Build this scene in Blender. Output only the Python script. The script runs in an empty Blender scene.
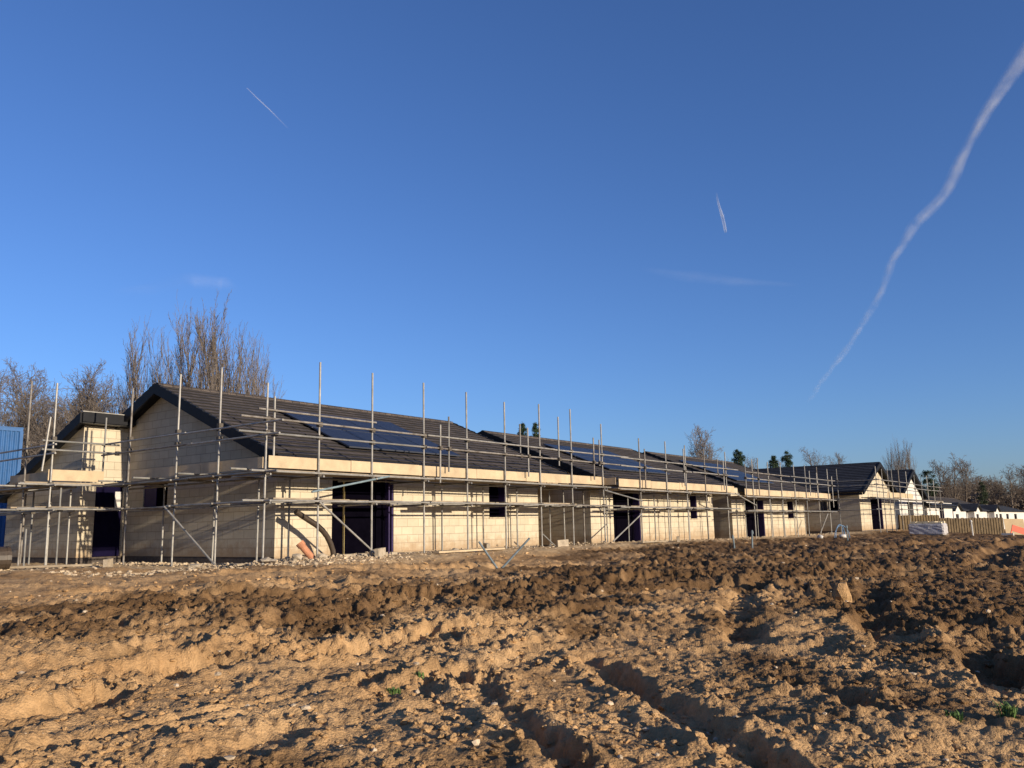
import bpy, math, random
import numpy as np
from mathutils import Vector, Matrix, Quaternion

random.seed(7)
S = bpy.context.scene
COL = S.collection
R = math.radians

# ------------------------------------------------------------------ helpers
ORG = {}


def tag(o, label=None, cat=None, group=None, kind=None):
    if label: o['label'] = label
    if cat: o['category'] = cat
    if group: o['group'] = group
    if kind: o['kind'] = kind
    return o


def thing(name, loc, label, cat, group=None):
    o = bpy.data.objects.new(name, None)
    COL.objects.link(o)
    o.location = loc
    o.empty_display_size = 0.3
    ORG[o] = Vector(loc)
    return tag(o, label, cat, group)


class MB:
    """collects faces, links them as one mesh"""

    def __init__(self):
        self.v = []
        self.f = []
        self.uv = []

    def poly(self, pts, uv=None):
        n = len(self.v)
        self.v += [tuple(p) for p in pts]
        self.f.append(tuple(range(n, n + len(pts))))
        if uv is None:
            uv = [(0, 0)] * len(pts)
        self.uv += uv
        return self

    def hexa(self, p):
        # p: 8 corners, 0-3 bottom loop, 4-7 top loop
        for q in ((0, 3, 2, 1), (4, 5, 6, 7), (0, 1, 5, 4), (1, 2, 6, 5), (2, 3, 7, 6), (3, 0, 4, 7)):
            P = [Vector(p[i]) for i in q]
            w = (P[1] - P[0]).length
            h = (P[2] - P[1]).length
            self.poly(P, [(0, 0), (w, 0), (w, h), (0, h)])
        return self

    def box(self, x0, x1, y0, y1, z0, z1):
        return self.hexa([(x0, y0, z0), (x1, y0, z0), (x1, y1, z0), (x0, y1, z0), (x0, y0, z1), (x1, y0, z1), (x1, y1, z1), (x0, y1, z1)])

    def bar(self, p0, p1, w, h, up=(0, 0, 1)):
        p0, p1 = Vector(p0), Vector(p1)
        d = (p1 - p0).normalized()
        s = d.cross(Vector(up))
        s = s.normalized() if s.length > 1e-4 else Vector((1, 0, 0))
        t = s.cross(d).normalized()
        a = s * w / 2
        b = t * h / 2
        return self.hexa([p0 - a - b, p0 + a - b, p0 + a + b, p0 - a + b, p1 - a - b, p1 + a - b, p1 + a + b, p1 - a + b])

    def tube(self, pts, r, n=8, r2=None, caps=True):
        pts = [Vector(p) for p in pts]
        k = len(pts)
        rings = []
        for i, p in enumerate(pts):
            d = (pts[min(i + 1, k - 1)] - pts[max(i - 1, 0)]).normalized()
            s = d.cross(Vector((0.31, 0.17, 0.93) if abs(d.z) < .9 else (1, .1, 0))).normalized()
            t = d.cross(s)
            rr = r if r2 is None else r + (r2 - r) * i / (k - 1)
            rings.append([p + (s * math.cos(2 * math.pi * j / n) + t * math.sin(2 * math.pi * j / n)) * rr for j in range(n)])
        L = 0
        for i in range(k - 1):
            l1 = L + (pts[i + 1] - pts[i]).length
            for j in range(n):
                j2 = (j + 1) % n
                self.poly([rings[i][j], rings[i][j2], rings[i + 1][j2], rings[i + 1][j]], [(j / n, L), ((j + 1) / n, L), ((j + 1) / n, l1), (j / n, l1)])
            L = l1
        if caps:
            self.poly(rings[0][::-1])
            self.poly(rings[-1])
        return self

    def build(self, name, mat, parent=None, smooth=False, org=None):
        o = Vector((0, 0, 0)) if org is None else Vector(org)
        if parent is not None:
            o = ORG[parent]
        me = bpy.data.meshes.new(name)
        me.from_pydata([(p[0] - o.x, p[1] - o.y, p[2] - o.z) for p in self.v], [], self.f)
        u = me.uv_layers.new(name='UVMap')
        u.data.foreach_set('uv', np.array(self.uv, dtype=np.float32).ravel())
        if mat: me.materials.append(mat)
        if smooth: me.polygons.foreach_set('use_smooth', [True] * len(me.polygons))
        ob = bpy.data.objects.new(name, me)
        COL.objects.link(ob)
        ORG[ob] = o
        if parent is not None:
            ob.parent = parent
        else:
            ob.location = o
        return ob


def mesh_np(name, V, F, mat, smooth=True, attrs=None):
    """F: (n,3) or (n,4) int array"""
    me = bpy.data.meshes.new(name)
    k = F.shape[1]
    me.vertices.add(len(V))
    me.vertices.foreach_set('co', V.astype(np.float32).ravel())
    me.loops.add(F.size)
    me.loops.foreach_set('vertex_index', F.astype(np.int32).ravel())
    me.polygons.add(len(F))
    me.polygons.foreach_set('loop_start', np.arange(0, F.size, k, dtype=np.int32))
    me.polygons.foreach_set('use_smooth', np.full(len(F), smooth))
    me.update(calc_edges=True)
    for nm, a in (attrs or {}).items():
        at = me.attributes.new(nm, 'FLOAT', 'POINT')
        at.data.foreach_set('value', a.astype(np.float32))
    me.materials.append(mat)
    ob = bpy.data.objects.new(name, me)
    COL.objects.link(ob)
    ORG[ob] = Vector((0, 0, 0))
    return ob


# ------------------------------------------------------------------ materials
def new_mat(name):
    m = bpy.data.materials.new(name)
    m.use_nodes = True
    nt = m.node_tree
    return m, nt, nt.nodes, nt.links, nt.nodes['Principled BSDF']


def mottled(name, col, var=.25, scale=3., rough=.8, metal=0., bump=0., bscale=40., coord='Object', spec=.3, col2=None):
    m, nt, N, L, b = new_mat(name)
    tc = N.new('ShaderNodeTexCoord')
    n = N.new('ShaderNodeTexNoise')
    n.inputs['Scale'].default_value = scale
    n.inputs['Detail'].default_value = 6
    n.inputs['Roughness'].default_value = .65
    L.new(tc.outputs[coord], n.inputs['Vector'])
    r = N.new('ShaderNodeValToRGB')
    c2 = col2 if col2 else [min(1, c * (1 + var)) for c in col]
    c1 = [c * (1 - var) for c in col]
    r.color_ramp.elements[0].color = (*c1, 1)
    r.color_ramp.elements[1].color = (*c2, 1)
    r.color_ramp.elements[0].position = .3
    r.color_ramp.elements[1].position = .7
    L.new(n.outputs['Fac'], r.inputs['Fac'])
    L.new(r.outputs['Color'], b.inputs['Base Color'])
    b.inputs['Roughness'].default_value = rough
    b.inputs['Metallic'].default_value = metal
    b.inputs['Specular IOR Level'].default_value = spec
    if bump:
        n2 = N.new('ShaderNodeTexNoise')
        n2.inputs['Scale'].default_value = bscale
        n2.inputs['Detail'].default_value = 5
        L.new(tc.outputs[coord], n2.inputs['Vector'])
        bp = N.new('ShaderNodeBump')
        bp.inputs['Strength'].default_value = bump
        bp.inputs['Distance'].default_value = .02
        L.new(n2.outputs['Fac'], bp.inputs['Height'])
        L.new(bp.outputs['Normal'], b.inputs['Normal'])
    return m


def block_mat(name, c1, c2, mortar):
    m, nt, N, L, b = new_mat(name)
    tc = N.new('ShaderNodeTexCoord')
    br = N.new('ShaderNodeTexBrick')
    br.inputs['Scale'].default_value = 1
    br.inputs['Brick Width'].default_value = .45
    br.inputs['Row Height'].default_value = .225
    br.inputs['Mortar Size'].default_value = .009
    br.inputs['Mortar Smooth'].default_value = .3
    br.inputs['Bias'].default_value = 0
    br.inputs['Color1'].default_value = (*c1, 1)
    br.inputs['Color2'].default_value = (*c2, 1)
    br.inputs['Mortar'].default_value = (*mortar, 1)
    L.new(tc.outputs['UV'], br.inputs['Vector'])
    n = N.new('ShaderNodeTexNoise')
    n.inputs['Scale'].default_value = 1.3
    n.inputs['Detail'].default_value = 8
    n.inputs['Roughness'].default_value = .7
    L.new(tc.outputs['UV'], n.inputs['Vector'])
    mr = N.new('ShaderNodeMapRange')
    mr.inputs['From Min'].default_value = .3
    mr.inputs['From Max'].default_value = .7
    mr.inputs['To Min'].default_value = .82
    mr.inputs['To Max'].default_value = 1.08
    L.new(n.outputs['Fac'], mr.inputs['Value'])
    mx = N.new('ShaderNodeMix')
    mx.data_type = 'RGBA'
    mx.blend_type = 'MULTIPLY'
    mx.inputs['Factor'].default_value = 1
    L.new(br.outputs['Color'], mx.inputs['A'])
    L.new(mr.outputs['Result'], mx.inputs['B'])
    # mud splash at the foot of the wall, mortar smears higher up
    sx = N.new('ShaderNodeSeparateXYZ')
    L.new(tc.outputs['UV'], sx.inputs[0])
    n3 = N.new('ShaderNodeTexNoise')
    n3.inputs['Scale'].default_value = 4.5
    n3.inputs['Detail'].default_value = 7
    n3.inputs['Roughness'].default_value = .7
    L.new(tc.outputs['UV'], n3.inputs['Vector'])
    su = N.new('ShaderNodeMath')
    su.operation = 'MULTIPLY_ADD'
    su.inputs[1].default_value = -1.1
    L.new(n3.outputs['Fac'], su.inputs[0])
    L.new(sx.outputs['Y'], su.inputs[2])
    sp = N.new('ShaderNodeMapRange')
    sp.inputs['From Min'].default_value = -.52
    sp.inputs['From Max'].default_value = -.12
    sp.inputs['To Min'].default_value = .7
    sp.inputs['To Max'].default_value = 0
    L.new(su.outputs[0], sp.inputs['Value'])
    mu = N.new('ShaderNodeMix')
    mu.data_type = 'RGBA'
    L.new(sp.outputs['Result'], mu.inputs['Factor'])
    L.new(mx.outputs['Result'], mu.inputs['A'])
    mu.inputs['B'].default_value = (.27, .175, .095, 1)
    sc_ = N.new('ShaderNodeMapping')
    sc_.inputs['Scale'].default_value = (1.6, 6.5, 1)
    L.new(tc.outputs['UV'], sc_.inputs['Vector'])
    n5 = N.new('ShaderNodeTexNoise')
    n5.inputs['Scale'].default_value = 1.4
    n5.inputs['Detail'].default_value = 6
    n5.inputs['Roughness'].default_value = .75
    L.new(sc_.outputs[0], n5.inputs['Vector'])
    sm = N.new('ShaderNodeMapRange')
    sm.inputs['From Min'].default_value = .60
    sm.inputs['From Max'].default_value = .74
    sm.inputs['To Max'].default_value = .45
    L.new(n5.outputs['Fac'], sm.inputs['Value'])
    ms = N.new('ShaderNodeMix')
    ms.data_type = 'RGBA'
    L.new(sm.outputs['Result'], ms.inputs['Factor'])
    L.new(mu.outputs['Result'], ms.inputs['A'])
    ms.inputs['B'].default_value = (.30, .27, .225, 1)
    L.new(ms.outputs['Result'], b.inputs['Base Color'])
    b.inputs['Roughness'].default_value = .9
    b.inputs['Specular IOR Level'].default_value = .15
    n2 = N.new('ShaderNodeTexNoise')
    n2.inputs['Scale'].default_value = 60
    n2.inputs['Detail'].default_value = 4
    L.new(tc.outputs['UV'], n2.inputs['Vector'])
    ad = N.new('ShaderNodeMath')
    ad.operation = 'MULTIPLY_ADD'
    ad.inputs[1].default_value = .3
    L.new(n2.outputs['Fac'], ad.inputs[0])
    iv = N.new('ShaderNodeMath')
    iv.operation = 'SUBTRACT'
    iv.inputs[0].default_value = 1
    L.new(br.outputs['Fac'], iv.inputs[1])
    L.new(iv.outputs[0], ad.inputs[2])
    bp = N.new('ShaderNodeBump')
    bp.inputs['Strength'].default_value = .5
    bp.inputs['Distance'].default_value = .008
    L.new(ad.outputs[0], bp.inputs['Height'])
    L.new(bp.outputs['Normal'], b.inputs['Normal'])
    return m


def tile_mat(name, c1, c2, gap):
    m, nt, N, L, b = new_mat(name)
    tc = N.new('ShaderNodeTexCoord')
    br = N.new('ShaderNodeTexBrick')
    br.inputs['Scale'].default_value = 1
    br.inputs['Brick Width'].default_value = .3
    br.inputs['Row Height'].default_value = .32
    br.inputs['Mortar Size'].default_value = .011
    br.inputs['Mortar Smooth'].default_value = .2
    br.inputs['Color1'].default_value = (*c1, 1)
    br.inputs['Color2'].default_value = (*c2, 1)
    br.inputs['Mortar'].default_value = (*gap, 1)
    L.new(tc.outputs['UV'], br.inputs['Vector'])
    n = N.new('ShaderNodeTexNoise')
    n.inputs['Scale'].default_value = .8
    n.inputs['Detail'].default_value = 8
    n.inputs['Roughness'].default_value = .75
    L.new(tc.outputs['UV'], n.inputs['Vector'])
    mr = N.new('ShaderNodeMapRange')
    mr.inputs['From Min'].default_value = .3
    mr.inputs['From Max'].default_value = .7
    mr.inputs['To Min'].default_value = .65
    mr.inputs['To Max'].default_value = 1.3
    L.new(n.outputs['Fac'], mr.inputs['Value'])
    mx = N.new('ShaderNodeMix')
    mx.data_type = 'RGBA'
    mx.blend_type = 'MULTIPLY'
    mx.inputs['Factor'].default_value = 1
    L.new(br.outputs['Color'], mx.inputs['A'])
    L.new(mr.outputs['Result'], mx.inputs['B'])
    L.new(mx.outputs['Result'], b.inputs['Base Color'])
    b.inputs['Roughness'].default_value = .75
    b.inputs['Specular IOR Level'].default_value = .25
    return m


def plain(name, col, rough=.5, metal=0., spec=.4):
    return mottled(name, col, var=.08, scale=6, rough=rough, metal=metal, spec=spec)


M = {}
M['block'] = block_mat('cream_blockwork', (.475, .412, .305), (.425, .366, .27), (.29, .245, .18))
M['render'] = mottled('white_render', (.50, .475, .43), .10, 1.2, .9)
M['tile'] = tile_mat('grey_brown_roof_tiles', (.098, .077, .062), (.058, .048, .042), (.016, .014, .013))
M['tiledarkshade'] = tile_mat('dark_shaded_roof_tiles', (.035, .036, .042), (.027, .028, .034), (.012, .012, .014))  # dark tiles; for the wing's unlit slope the shade is put into this colour
M['verge'] = mottled('black_dry_verge', (.009, .0095, .012), .2, 5, .6, spec=.15)
M['black'] = mottled('black_gutter_plastic', (.012, .012, .014), .2, 8, .45)
M['plinth'] = mottled('dark_plinth_brick', (.075, .06, .05), .4, 9, .9, bump=.4)
M['plinthlit'] = mottled('lit_plinth_block', (.30, .26, .20), .3, 6, .9, bump=.4)  # lit copy of the plinth, sunlight put into the colour; not used
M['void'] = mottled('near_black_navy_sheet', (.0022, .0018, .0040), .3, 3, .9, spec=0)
M['purple'] = mottled('purple_cavity_closer', (.026, .015, .062), .25, 5, .6)
M['navy'] = mottled('dark_navy_sheet', (.005, .0038, .017), .25, 2.5, .8, spec=.03)
M['lintel'] = mottled('dark_red_sill', (.07, .02, .018), .2, 8, .7)
M['steel'] = mottled('galvanised_scaffold_tube', (.235, .222, .20), .35, 5, .5, metal=.2, spec=.35)
M['steelrust'] = mottled('rust_streaked_tube', (.17, .135, .105), .5, 4, .65, metal=.15, col2=(.27, .25, .225))
M['steeldull'] = mottled('dull_grey_tube', (.165, .16, .15), .35, 3, .6, metal=.2)
M['steelblue'] = mottled('tube_painted_blue', (.16, .21, .23), .3, 6, .5, metal=.15)
M['steelyellow'] = mottled('prop_painted_yellow', (.36, .27, .10), .25, 6, .5)
M['coupler'] = mottled('dull_steel_coupler', (.085, .072, .058), .5, 30, .7, metal=.3)
M['board'] = mottled('weathered_scaffold_board', (.25, .20, .14), .35, 2.5, .85, bump=.3, bscale=25)
M['toe'] = mottled('pale_ply_toe_board', (.41, .315, .20), .22, 1.6, .8, bump=.2)
M['solar'] = None
M['timber'] = mottled('weathered_fence_timber', (.125, .088, .048), .35, 3, .9)
M['ply'] = mottled('pale_plywood', (.42, .31, .18), .14, 2, .8)
M['orange'] = mottled('orange_plastic', (.62, .095, .045), .1, 3, .5)
M['bluepipe'] = mottled('blue_water_pipe', (.10, .17, .27), .2, 4, .5)
M['teal'] = mottled('pale_blue_painted_bar', (.12, .15, .165), .4, 9, .6)
M['white'] = mottled('off_white_plastic', (.46, .44, .41), .12, 4, .6)
M['wrap'] = mottled('grey_polythene_wrap', (.42, .40, .40), .2, 6, .3, bump=.5, bscale=12, spec=.5)
M['packtop'] = mottled('yellow_stone_blocks', (.62, .52, .34), .25, 9, .9, bump=.4)
M['clay'] = mottled('orange_clay_pipe', (.36, .16, .085), .3, 7, .85)
M['hose'] = mottled('dark_brown_drain_pipe', (.045, .032, .022), .25, 9, .5)
M['concrete'] = mottled('broken_concrete', (.32, .265, .195), .3, 6, .95, bump=.6, bscale=25)
M['cabin'] = mottled('blue_steel_cabin', (.022, .082, .21), .22, 1.5, .5, spec=.3)
M['bark'] = mottled('bare_bark', (.13, .104, .082), .3, 6, .95)
M['twig'] = mottled('bare_twigs', (.135, .112, .095), .25, 2, .95)
M['twigbrown'] = mottled('brown_distant_twigs', (.120, .094, .072), .35, .3, .95)
M['birch'] = mottled('pale_birch_bark', (.17, .14, .115), .3, 4, .95)
M['needle'] = mottled('dark_pine_needles', (.022, .040, .018), .45, 1.2, .9)
M['ivy'] = mottled('dark_ivy_leaves', (.028, .042, .02), .4, 1.5, .9)
M['blade'] = mottled('green_weed_blades', (.07, .12, .03), .3, 5, .8)
M['stone'] = mottled('pale_stones', (.42, .33, .23), .4, 5, .95, bump=.4)
M['rubble'] = mottled('pale_hardcore', (.43, .335, .225), .4, 7, .95, bump=.5)


def solar_mat():
    m, nt, N, L, b = new_mat('dark_blue_solar_cells')
    tc = N.new('ShaderNodeTexCoord')
    br = N.new('ShaderNodeTexBrick')
    br.offset = 0
    br.inputs['Scale'].default_value = 1
    br.inputs['Brick Width'].default_value = .165
    br.inputs['Row Height'].default_value = .165
    br.inputs['Mortar Size'].default_value = .004
    br.inputs['Color1'].default_value = (.016, .018, .028, 1)
    br.inputs['Color2'].default_value = (.021, .024, .036, 1)
    br.inputs['Mortar'].default_value = (.05, .055, .07, 1)
    L.new(tc.outputs['UV'], br.inputs['Vector'])
    L.new(br.outputs['Color'], b.inputs['Base Color'])
    b.inputs['Roughness'].default_value = .3
    b.inputs['IOR'].default_value = 1.13
    b.inputs['Specular IOR Level'].default_value = .5
    return m


M['solar'] = solar_mat()
M['glass'] = plain('reflective_window_glass', (.03, .05, .08), .05, 0, .8)

# ------------------------------------------------------------------ numpy noise
RS = np.random.RandomState(3)
PERM = RS.permutation(4096)
GR = RS.rand(4096) * 2 * np.pi
GX, GY = np.cos(GR), np.sin(GR)
RV = RS.rand(4096, 3)


def hsh(ix, iy):
    return PERM[(PERM[ix & 4095] + iy) & 4095]


def gnoise(x, y):
    ix = np.floor(x).astype(np.int64)
    iy = np.floor(y).astype(np.int64)
    fx = x - ix
    fy = y - iy
    u = fx * fx * fx * (fx * (fx * 6 - 15) + 10)
    v = fy * fy * fy * (fy * (fy * 6 - 15) + 10)

    def g(a, b):
        h = hsh(ix + a, iy + b)
        return GX[h] * (fx - a) + GY[h] * (fy - b)
    return ((g(0, 0) * (1 - u) + g(1, 0) * u) * (1 - v) + (g(0, 1) * (1 - u) + g(1, 1) * u) * v) * 1.5


def fbm(x, y, o=4, lac=2.03, gain=.5):
    a = 1.
    s = 0
    for i in range(o):
        s = s + a * gnoise(x + 17.3 * i, y - 9.1 * i)
        x = x * lac
        y = y * lac
        a *= gain
    return s


def domes(x, y, rmin=.25, rmax=.75):
    """rounded lumps, one per cell, height 0..1"""
    ix = np.floor(x).astype(np.int64)
    iy = np.floor(y).astype(np.int64)
    out = np.zeros_like(x)
    for a in (-1, 0, 1):
        for b in (-1, 0, 1):
            h = hsh(ix + a, iy + b)
            r = RV[h]
            px = ix + a + r[..., 0]
            py = iy + b + r[..., 1]
            rad = rmin + (rmax - rmin) * r[..., 2] ** 2
            d = np.hypot(x - px, y - py) / rad
            out = np.maximum(out, np.sqrt(np.clip(1 - d * d, 0, 1)) * rad)
    return out


def clods_h(x, y):
    """broken clods: each cell a tilted flat-topped lump with a crevice round it"""
    ix = np.floor(x).astype(np.int64)
    iy = np.floor(y).astype(np.int64)
    f1 = np.full(x.shape, 9.)
    f2 = np.full(x.shape, 9.)
    hh = np.zeros(x.shape)
    for a in (-1, 0, 1):
        for b in (-1, 0, 1):
            h = hsh(ix + a, iy + b)
            r = RV[h]
            dx = x - (ix + a + r[..., 0])
            dy = y - (iy + b + r[..., 1])
            d = np.hypot(dx, dy)
            k = d < f1
            f2 = np.where(k, f1, np.minimum(f2, d))
            top = .25 + .75 * r[..., 2] ** 1.5 + .5 * (GX[h] * dx + GY[h] * dy)
            hh = np.where(k, top, hh)
            f1 = np.where(k, d, f1)
    e = np.clip((f2 - f1) / .28, 0, 1)
    return hh * (1 - (1 - e) ** 2)


def ss(x, a, b):
    t = np.clip((x - a) / (b - a), 0, 1)
    return t * t * (3 - 2 * t)


# ------------------------------------------------------------------ terrain
EYE = .76


def base_z(X, Y):
    z = -.75 + .73 * np.clip(Y / 14.2, -.2, 1)
    z = z - .10 * ss(X, 26, 40) * (1 - ss(X, 48, 56)) * ss(Y, 10, 15) - .05 * ss(X, 38, 50)
    z = z - .10 * ss(X, 46, 60) * (1 - ss(Y, 11.5, 13.2)) - .8 * ss(X, 66, 84)
    return z


RUTS = [  # polyline, half width, depth, berm
    ([(1.9, 5.9), (2.58, 6.19), (3.52, 6.56), (4.96, 7.04), (6.0, 7.3)], .20, .13, .05),
    ([(1.6, 5.3), (2.29, 5.31), (2.9, 5.38), (4.25, 5.27), (5.09, 5.3), (6.2, 5.5)], .17, .10, .06),
    ([(6.1, 5.4), (5.65, 4.8), (5.0, 3.92), (4.22, 2.88), (3.6, 2.1)], .15, .12, .05),
    ([(7.6, 4.9), (7.1, 4.22), (6.22, 3.39), (5.72, 2.81), (5.12, 2.22), (4.4, 1.5)], .17, .17, .07),
    ([(7.0, 3.5), (7.35, 2.7), (7.04, 2.01), (6.29, 1.58)], .19, .15, .06),
    ([(11.0, 1.9), (9.6, 1.5), (8.6, 1.2), (7.6, .8)], .30, .22, .07),
    ([(1.5, 7.9), (3.2, 7.7), (5.4, 7.9), (8.0, 8.3), (11.0, 8.1)], .30, .09, .07),
    ([(1.5, 6.9), (3.6, 7.1), (5.8, 6.6), (8.4, 6.3), (12.0, 5.9)], .24, .09, .07),
    ([(2.4, 4.4), (4.2, 4.6), (6.4, 5.0), (9.0, 5.5)], .20, .07, .05),
    ([(13.4, 2.4), (12.6, 2.15), (12.0, 2.0)], .34, .25, .06),
    ([(18.0, 4.6), (15.0, 3.9), (12.6, 3.35), (11.0, 2.7), (9.5, 2.2)], .30, .16, .09),
    ([(17.5, 6.3), (14.0, 5.6), (11.0, 4.6), (9.0, 3.6)], .26, .13, .08),
    ([(6.0, 13.0), (9.0, 11.0), (12.0, 8.8), (17.0, 6.8), (26.0, 4.5)], .34, .12, .07),
    ([(5.5, 11.6), (8.0, 9.7), (11.0, 7.7), (16.0, 5.6)], .32, .12, .07),
    ([(9.0, 14.0), (14.0, 11.8), (20.0, 9.2), (30.0, 6.6), (44.0, 4.6)], .4, .12, .07),
    ([(30.0, 8.4), (40.0, 7.4), (52.0, 6.2), (61.0, 4.6)], .5, .16, .1),
    ([(24.0, 3.4), (34.0, 4.6), (46.0, 5.0), (58.0, 5.0)], .5, .2, .12),
]


def seg_dist(X, Y, pts):
    best = np.full(X.shape, 1e9)
    along = np.zeros(X.shape)
    L = 0
    for (ax, ay), (bx, by) in zip(pts[:-1], pts[1:]):
        dx, dy = bx - ax, by - ay
        l = math.hypot(dx, dy)
        t = np.clip(((X - ax) * dx + (Y - ay) * dy) / (l * l), 0, 1)
        d = np.hypot(X - ax - t * dx, Y - ay - t * dy)
        k = d < best
        best = np.where(k, d, best)
        along = np.where(k, L + t * l, along)
        L += l
    return best, along, L


def terrain(X, Y):
    r = np.hypot(X, Y)
    near = 1 - ss(r, 45, 110)
    ylim = 14.1 + 5.6 * (1 - ss(X, 9.6, 12.4)) + .35 * fbm(X * .7, Y * .7, 2)
    field = 1 - ss(Y - ylim, -.7, .7)        # churned field, fades to the strip by the houses
    z = base_z(X, Y)
    wx = X + .35 * fbm(X * .8, Y * .8, 3)
    wy = Y + .35 * fbm(X * .8 + 40, Y * .8 + 11, 3)
    band = 6.2 + 3.2 * np.clip((11 - .25 * X) / 11, -.3, 1) + 1.1 * fbm(X * .16 + 3, Y * .16, 3)
    churn = np.exp(-((Y - band) / 2.6) ** 2) * ss(X + .5 * Y, 6.5, 9.5)
    right = ss(X - 1.2 * Y, 4, 10)
    churn = np.clip(churn + .8 * right, 0, 1)
    big = fbm(X * .22, Y * .22, 3) * .10 + fbm(wx * .75 + 9, wy * .75, 3) * .045
    rg = 1 - np.abs(fbm(wx * 1.5, wy * 1.5 + 7, 4)) * 2
    med = np.clip(rg, -1, 1) * .03
    patch = ss(fbm(X * .45 + 5, Y * .45 - 8, 3), -.25, .35)
    sm = ss(fbm(X * .33 + 21, Y * .33 + 4, 3), -.3, .35)      # smeared areas
    rough = (.55 + .55 * sm) * (1 - churn) + churn
    d1 = domes(wx * 1.7, wy * 1.7) * (.075 + .11 * churn)
    d2 = domes(wx * 3.9 + 5, wy * 3.9) * (.05 + .06 * churn)
    d3 = domes(X * 9.1, Y * 9.1 + 3, .2, .7) * (.022 + .03 * churn)
    d4 = domes(X * 21.3, Y * 21.3 + 3, .2, .7) * (.009 + .008 * churn)
    fine = rough * fbm(X * 6, Y * 6, 6, gain=.66) * (.016 + .020 * churn) * ss(60 - r, 0, 40)
    crumb = rough * (np.abs(fbm(wx * 2.6 + 4, wy * 2.6, 5, gain=.6)) - .25) * (.030 + .085 * churn)
    lumps = crumb + rough * (d1 + d2) * (1 + .8 * fbm(X * 4, Y * 4, 3)) * (.24 + .26 * churn) * (.25 + .75 * patch) * (.55 + .6 * churn) + rough * (d3 + d4) * (.30 + .5 * patch)
    cpatch = ss(fbm(X * .55 - 7, Y * .55 + 13, 3), -.35, .25)
    qx, qy = X + .05 * fbm(X * 3, Y * 3, 3), Y + .05 * fbm(X * 3 + 9, Y * 3, 3)
    c1 = clods_h(qx * 4.1, qy * 4.1) * (.022 + .045 * churn)
    c2 = clods_h(qx * 9.7 + 3, qy * 9.7) * (.016 + .018 * churn)
    c3 = clods_h(X * 23, Y * 23 + 5) * .009
    lumps = lumps * .72 + (c1 + c2) * (.25 + .75 * cpatch) + c3 * (.5 + .5 * cpatch)
    z = z + near * field * (big + med * (.6 + .8 * churn) + lumps + fine)
    z = z + near * .13 * ss(Y - ylim, -.9, 1.0) * (1 - ss(Y, 15.7, 16.9)) * ss(X, 11, 13)
    flat = near * (1 - field) * (fbm(X * .6, Y * .6, 4) * .02 + d3 * .8 + d4 * 1.3 + .02 * fbm(X * 5, Y * 5, 5, gain=.65))
    z = z + np.where((Y < 17.5) | (X < 12), flat, flat * .2)
    for pts, hw, dep, berm in RUTS:
        k = (X > min(p[0] for p in pts) - 2) & (X < max(p[0] for p in pts) + 2) & (Y > min(p[1] for p in pts) - 2) & (Y < max(p[1] for p in pts) + 2)
        if not k.any():
            continue
        x, y = X[k], Y[k]
        jx = x + .13 * fbm(x * 1.9, y * 1.9 + 3, 3) + .028 * fbm(x * 8, y * 8 + 3, 3)
        jy = y + .13 * fbm(x * 1.9 + 31, y * 1.9, 3) + .028 * fbm(x * 8 + 31, y * 8, 3)
        d, al, L = seg_dist(jx, jy, pts)
        fade = ss(al, 0, .7) * (1 - ss(al, L - .7, L)) * (.72 + .5 * fbm(x * .8, y * .8 + 50, 2))
        fade = np.clip(fade, 0, 1.2)
        cut = 1 - ss(d, hw * .55, hw * 1.15)
        tread = .5 + .5 * np.sin(al * 2 * np.pi / .19)
        lip = np.exp(-((d - hw * 1.5) / (hw * .45)) ** 2) * (.6 + .8 * domes(x * 3.1, y * 3.1))
        wall = np.exp(-((d - hw * .9) / (hw * .6)) ** 2) * (np.abs(fbm(x * 5.5, y * 5.5 + 9, 5, gain=.62)) - .25) * .045
        z[k] += fade * (-dep * cut + .045 * cut * tread + berm * lip + wall)
    dampn = fbm(X * .5 + 2, Y * .5, 5, gain=.6)
    damp = np.clip(1.2 * np.exp(-((Y - band) / 1.9) ** 2) * ss(X + .5 * Y, 7.0, 11.0) + .70 * right * ss(r, 6, 11) + .34 * right + .30 * ss(X - 1.2 * Y, -1.5, 4.5), 0, 1.25)
    damp = ss(damp + dampn * .9, .12, 1.15) * field
    pale = (1 - field) * near
    return z, damp, pale


HEAD = math.atan2(.6004, .7997)
ang = np.concatenate([np.arange(-180, -80, 4.), np.arange(-80, -43, .6), np.arange(-43, 43, .11), np.arange(43, 80, .6), np.arange(80, 180, 4.)])
rad = [.4, .8, 1.2, 1.6, 2.0, 2.4]
while rad[-1] < 14: rad.append(rad[-1] * 1.0031)
while rad[-1] < 26: rad.append(rad[-1] * 1.0052)
while rad[-1] < 75: rad.append(rad[-1] * 1.010)
while rad[-1] < 9000: rad.append(rad[-1] * 1.12)
rad = np.array(rad)
A, Rr = np.meshgrid(np.radians(ang) + HEAD, rad)
PX, PY = Rr * np.cos(A), Rr * np.sin(A)
PZ, DP, PL = terrain(PX, PY)
nr, na = PX.shape
V = np.stack([PX.ravel(), PY.ravel(), PZ.ravel()], 1)
i = np.arange(nr - 1)[:, None] * na
j = np.arange(na)[None, :]
j2 = (j + 1) % na
F = np.stack([i + j, i + na + j, i + na + j2, i + j2], -1).reshape(-1, 4)
V = np.vstack([V, [[0, 0, -.75]]])
dampa = np.append(DP.ravel(), 0)
palea = np.append(PL.ravel(), 0)


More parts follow.
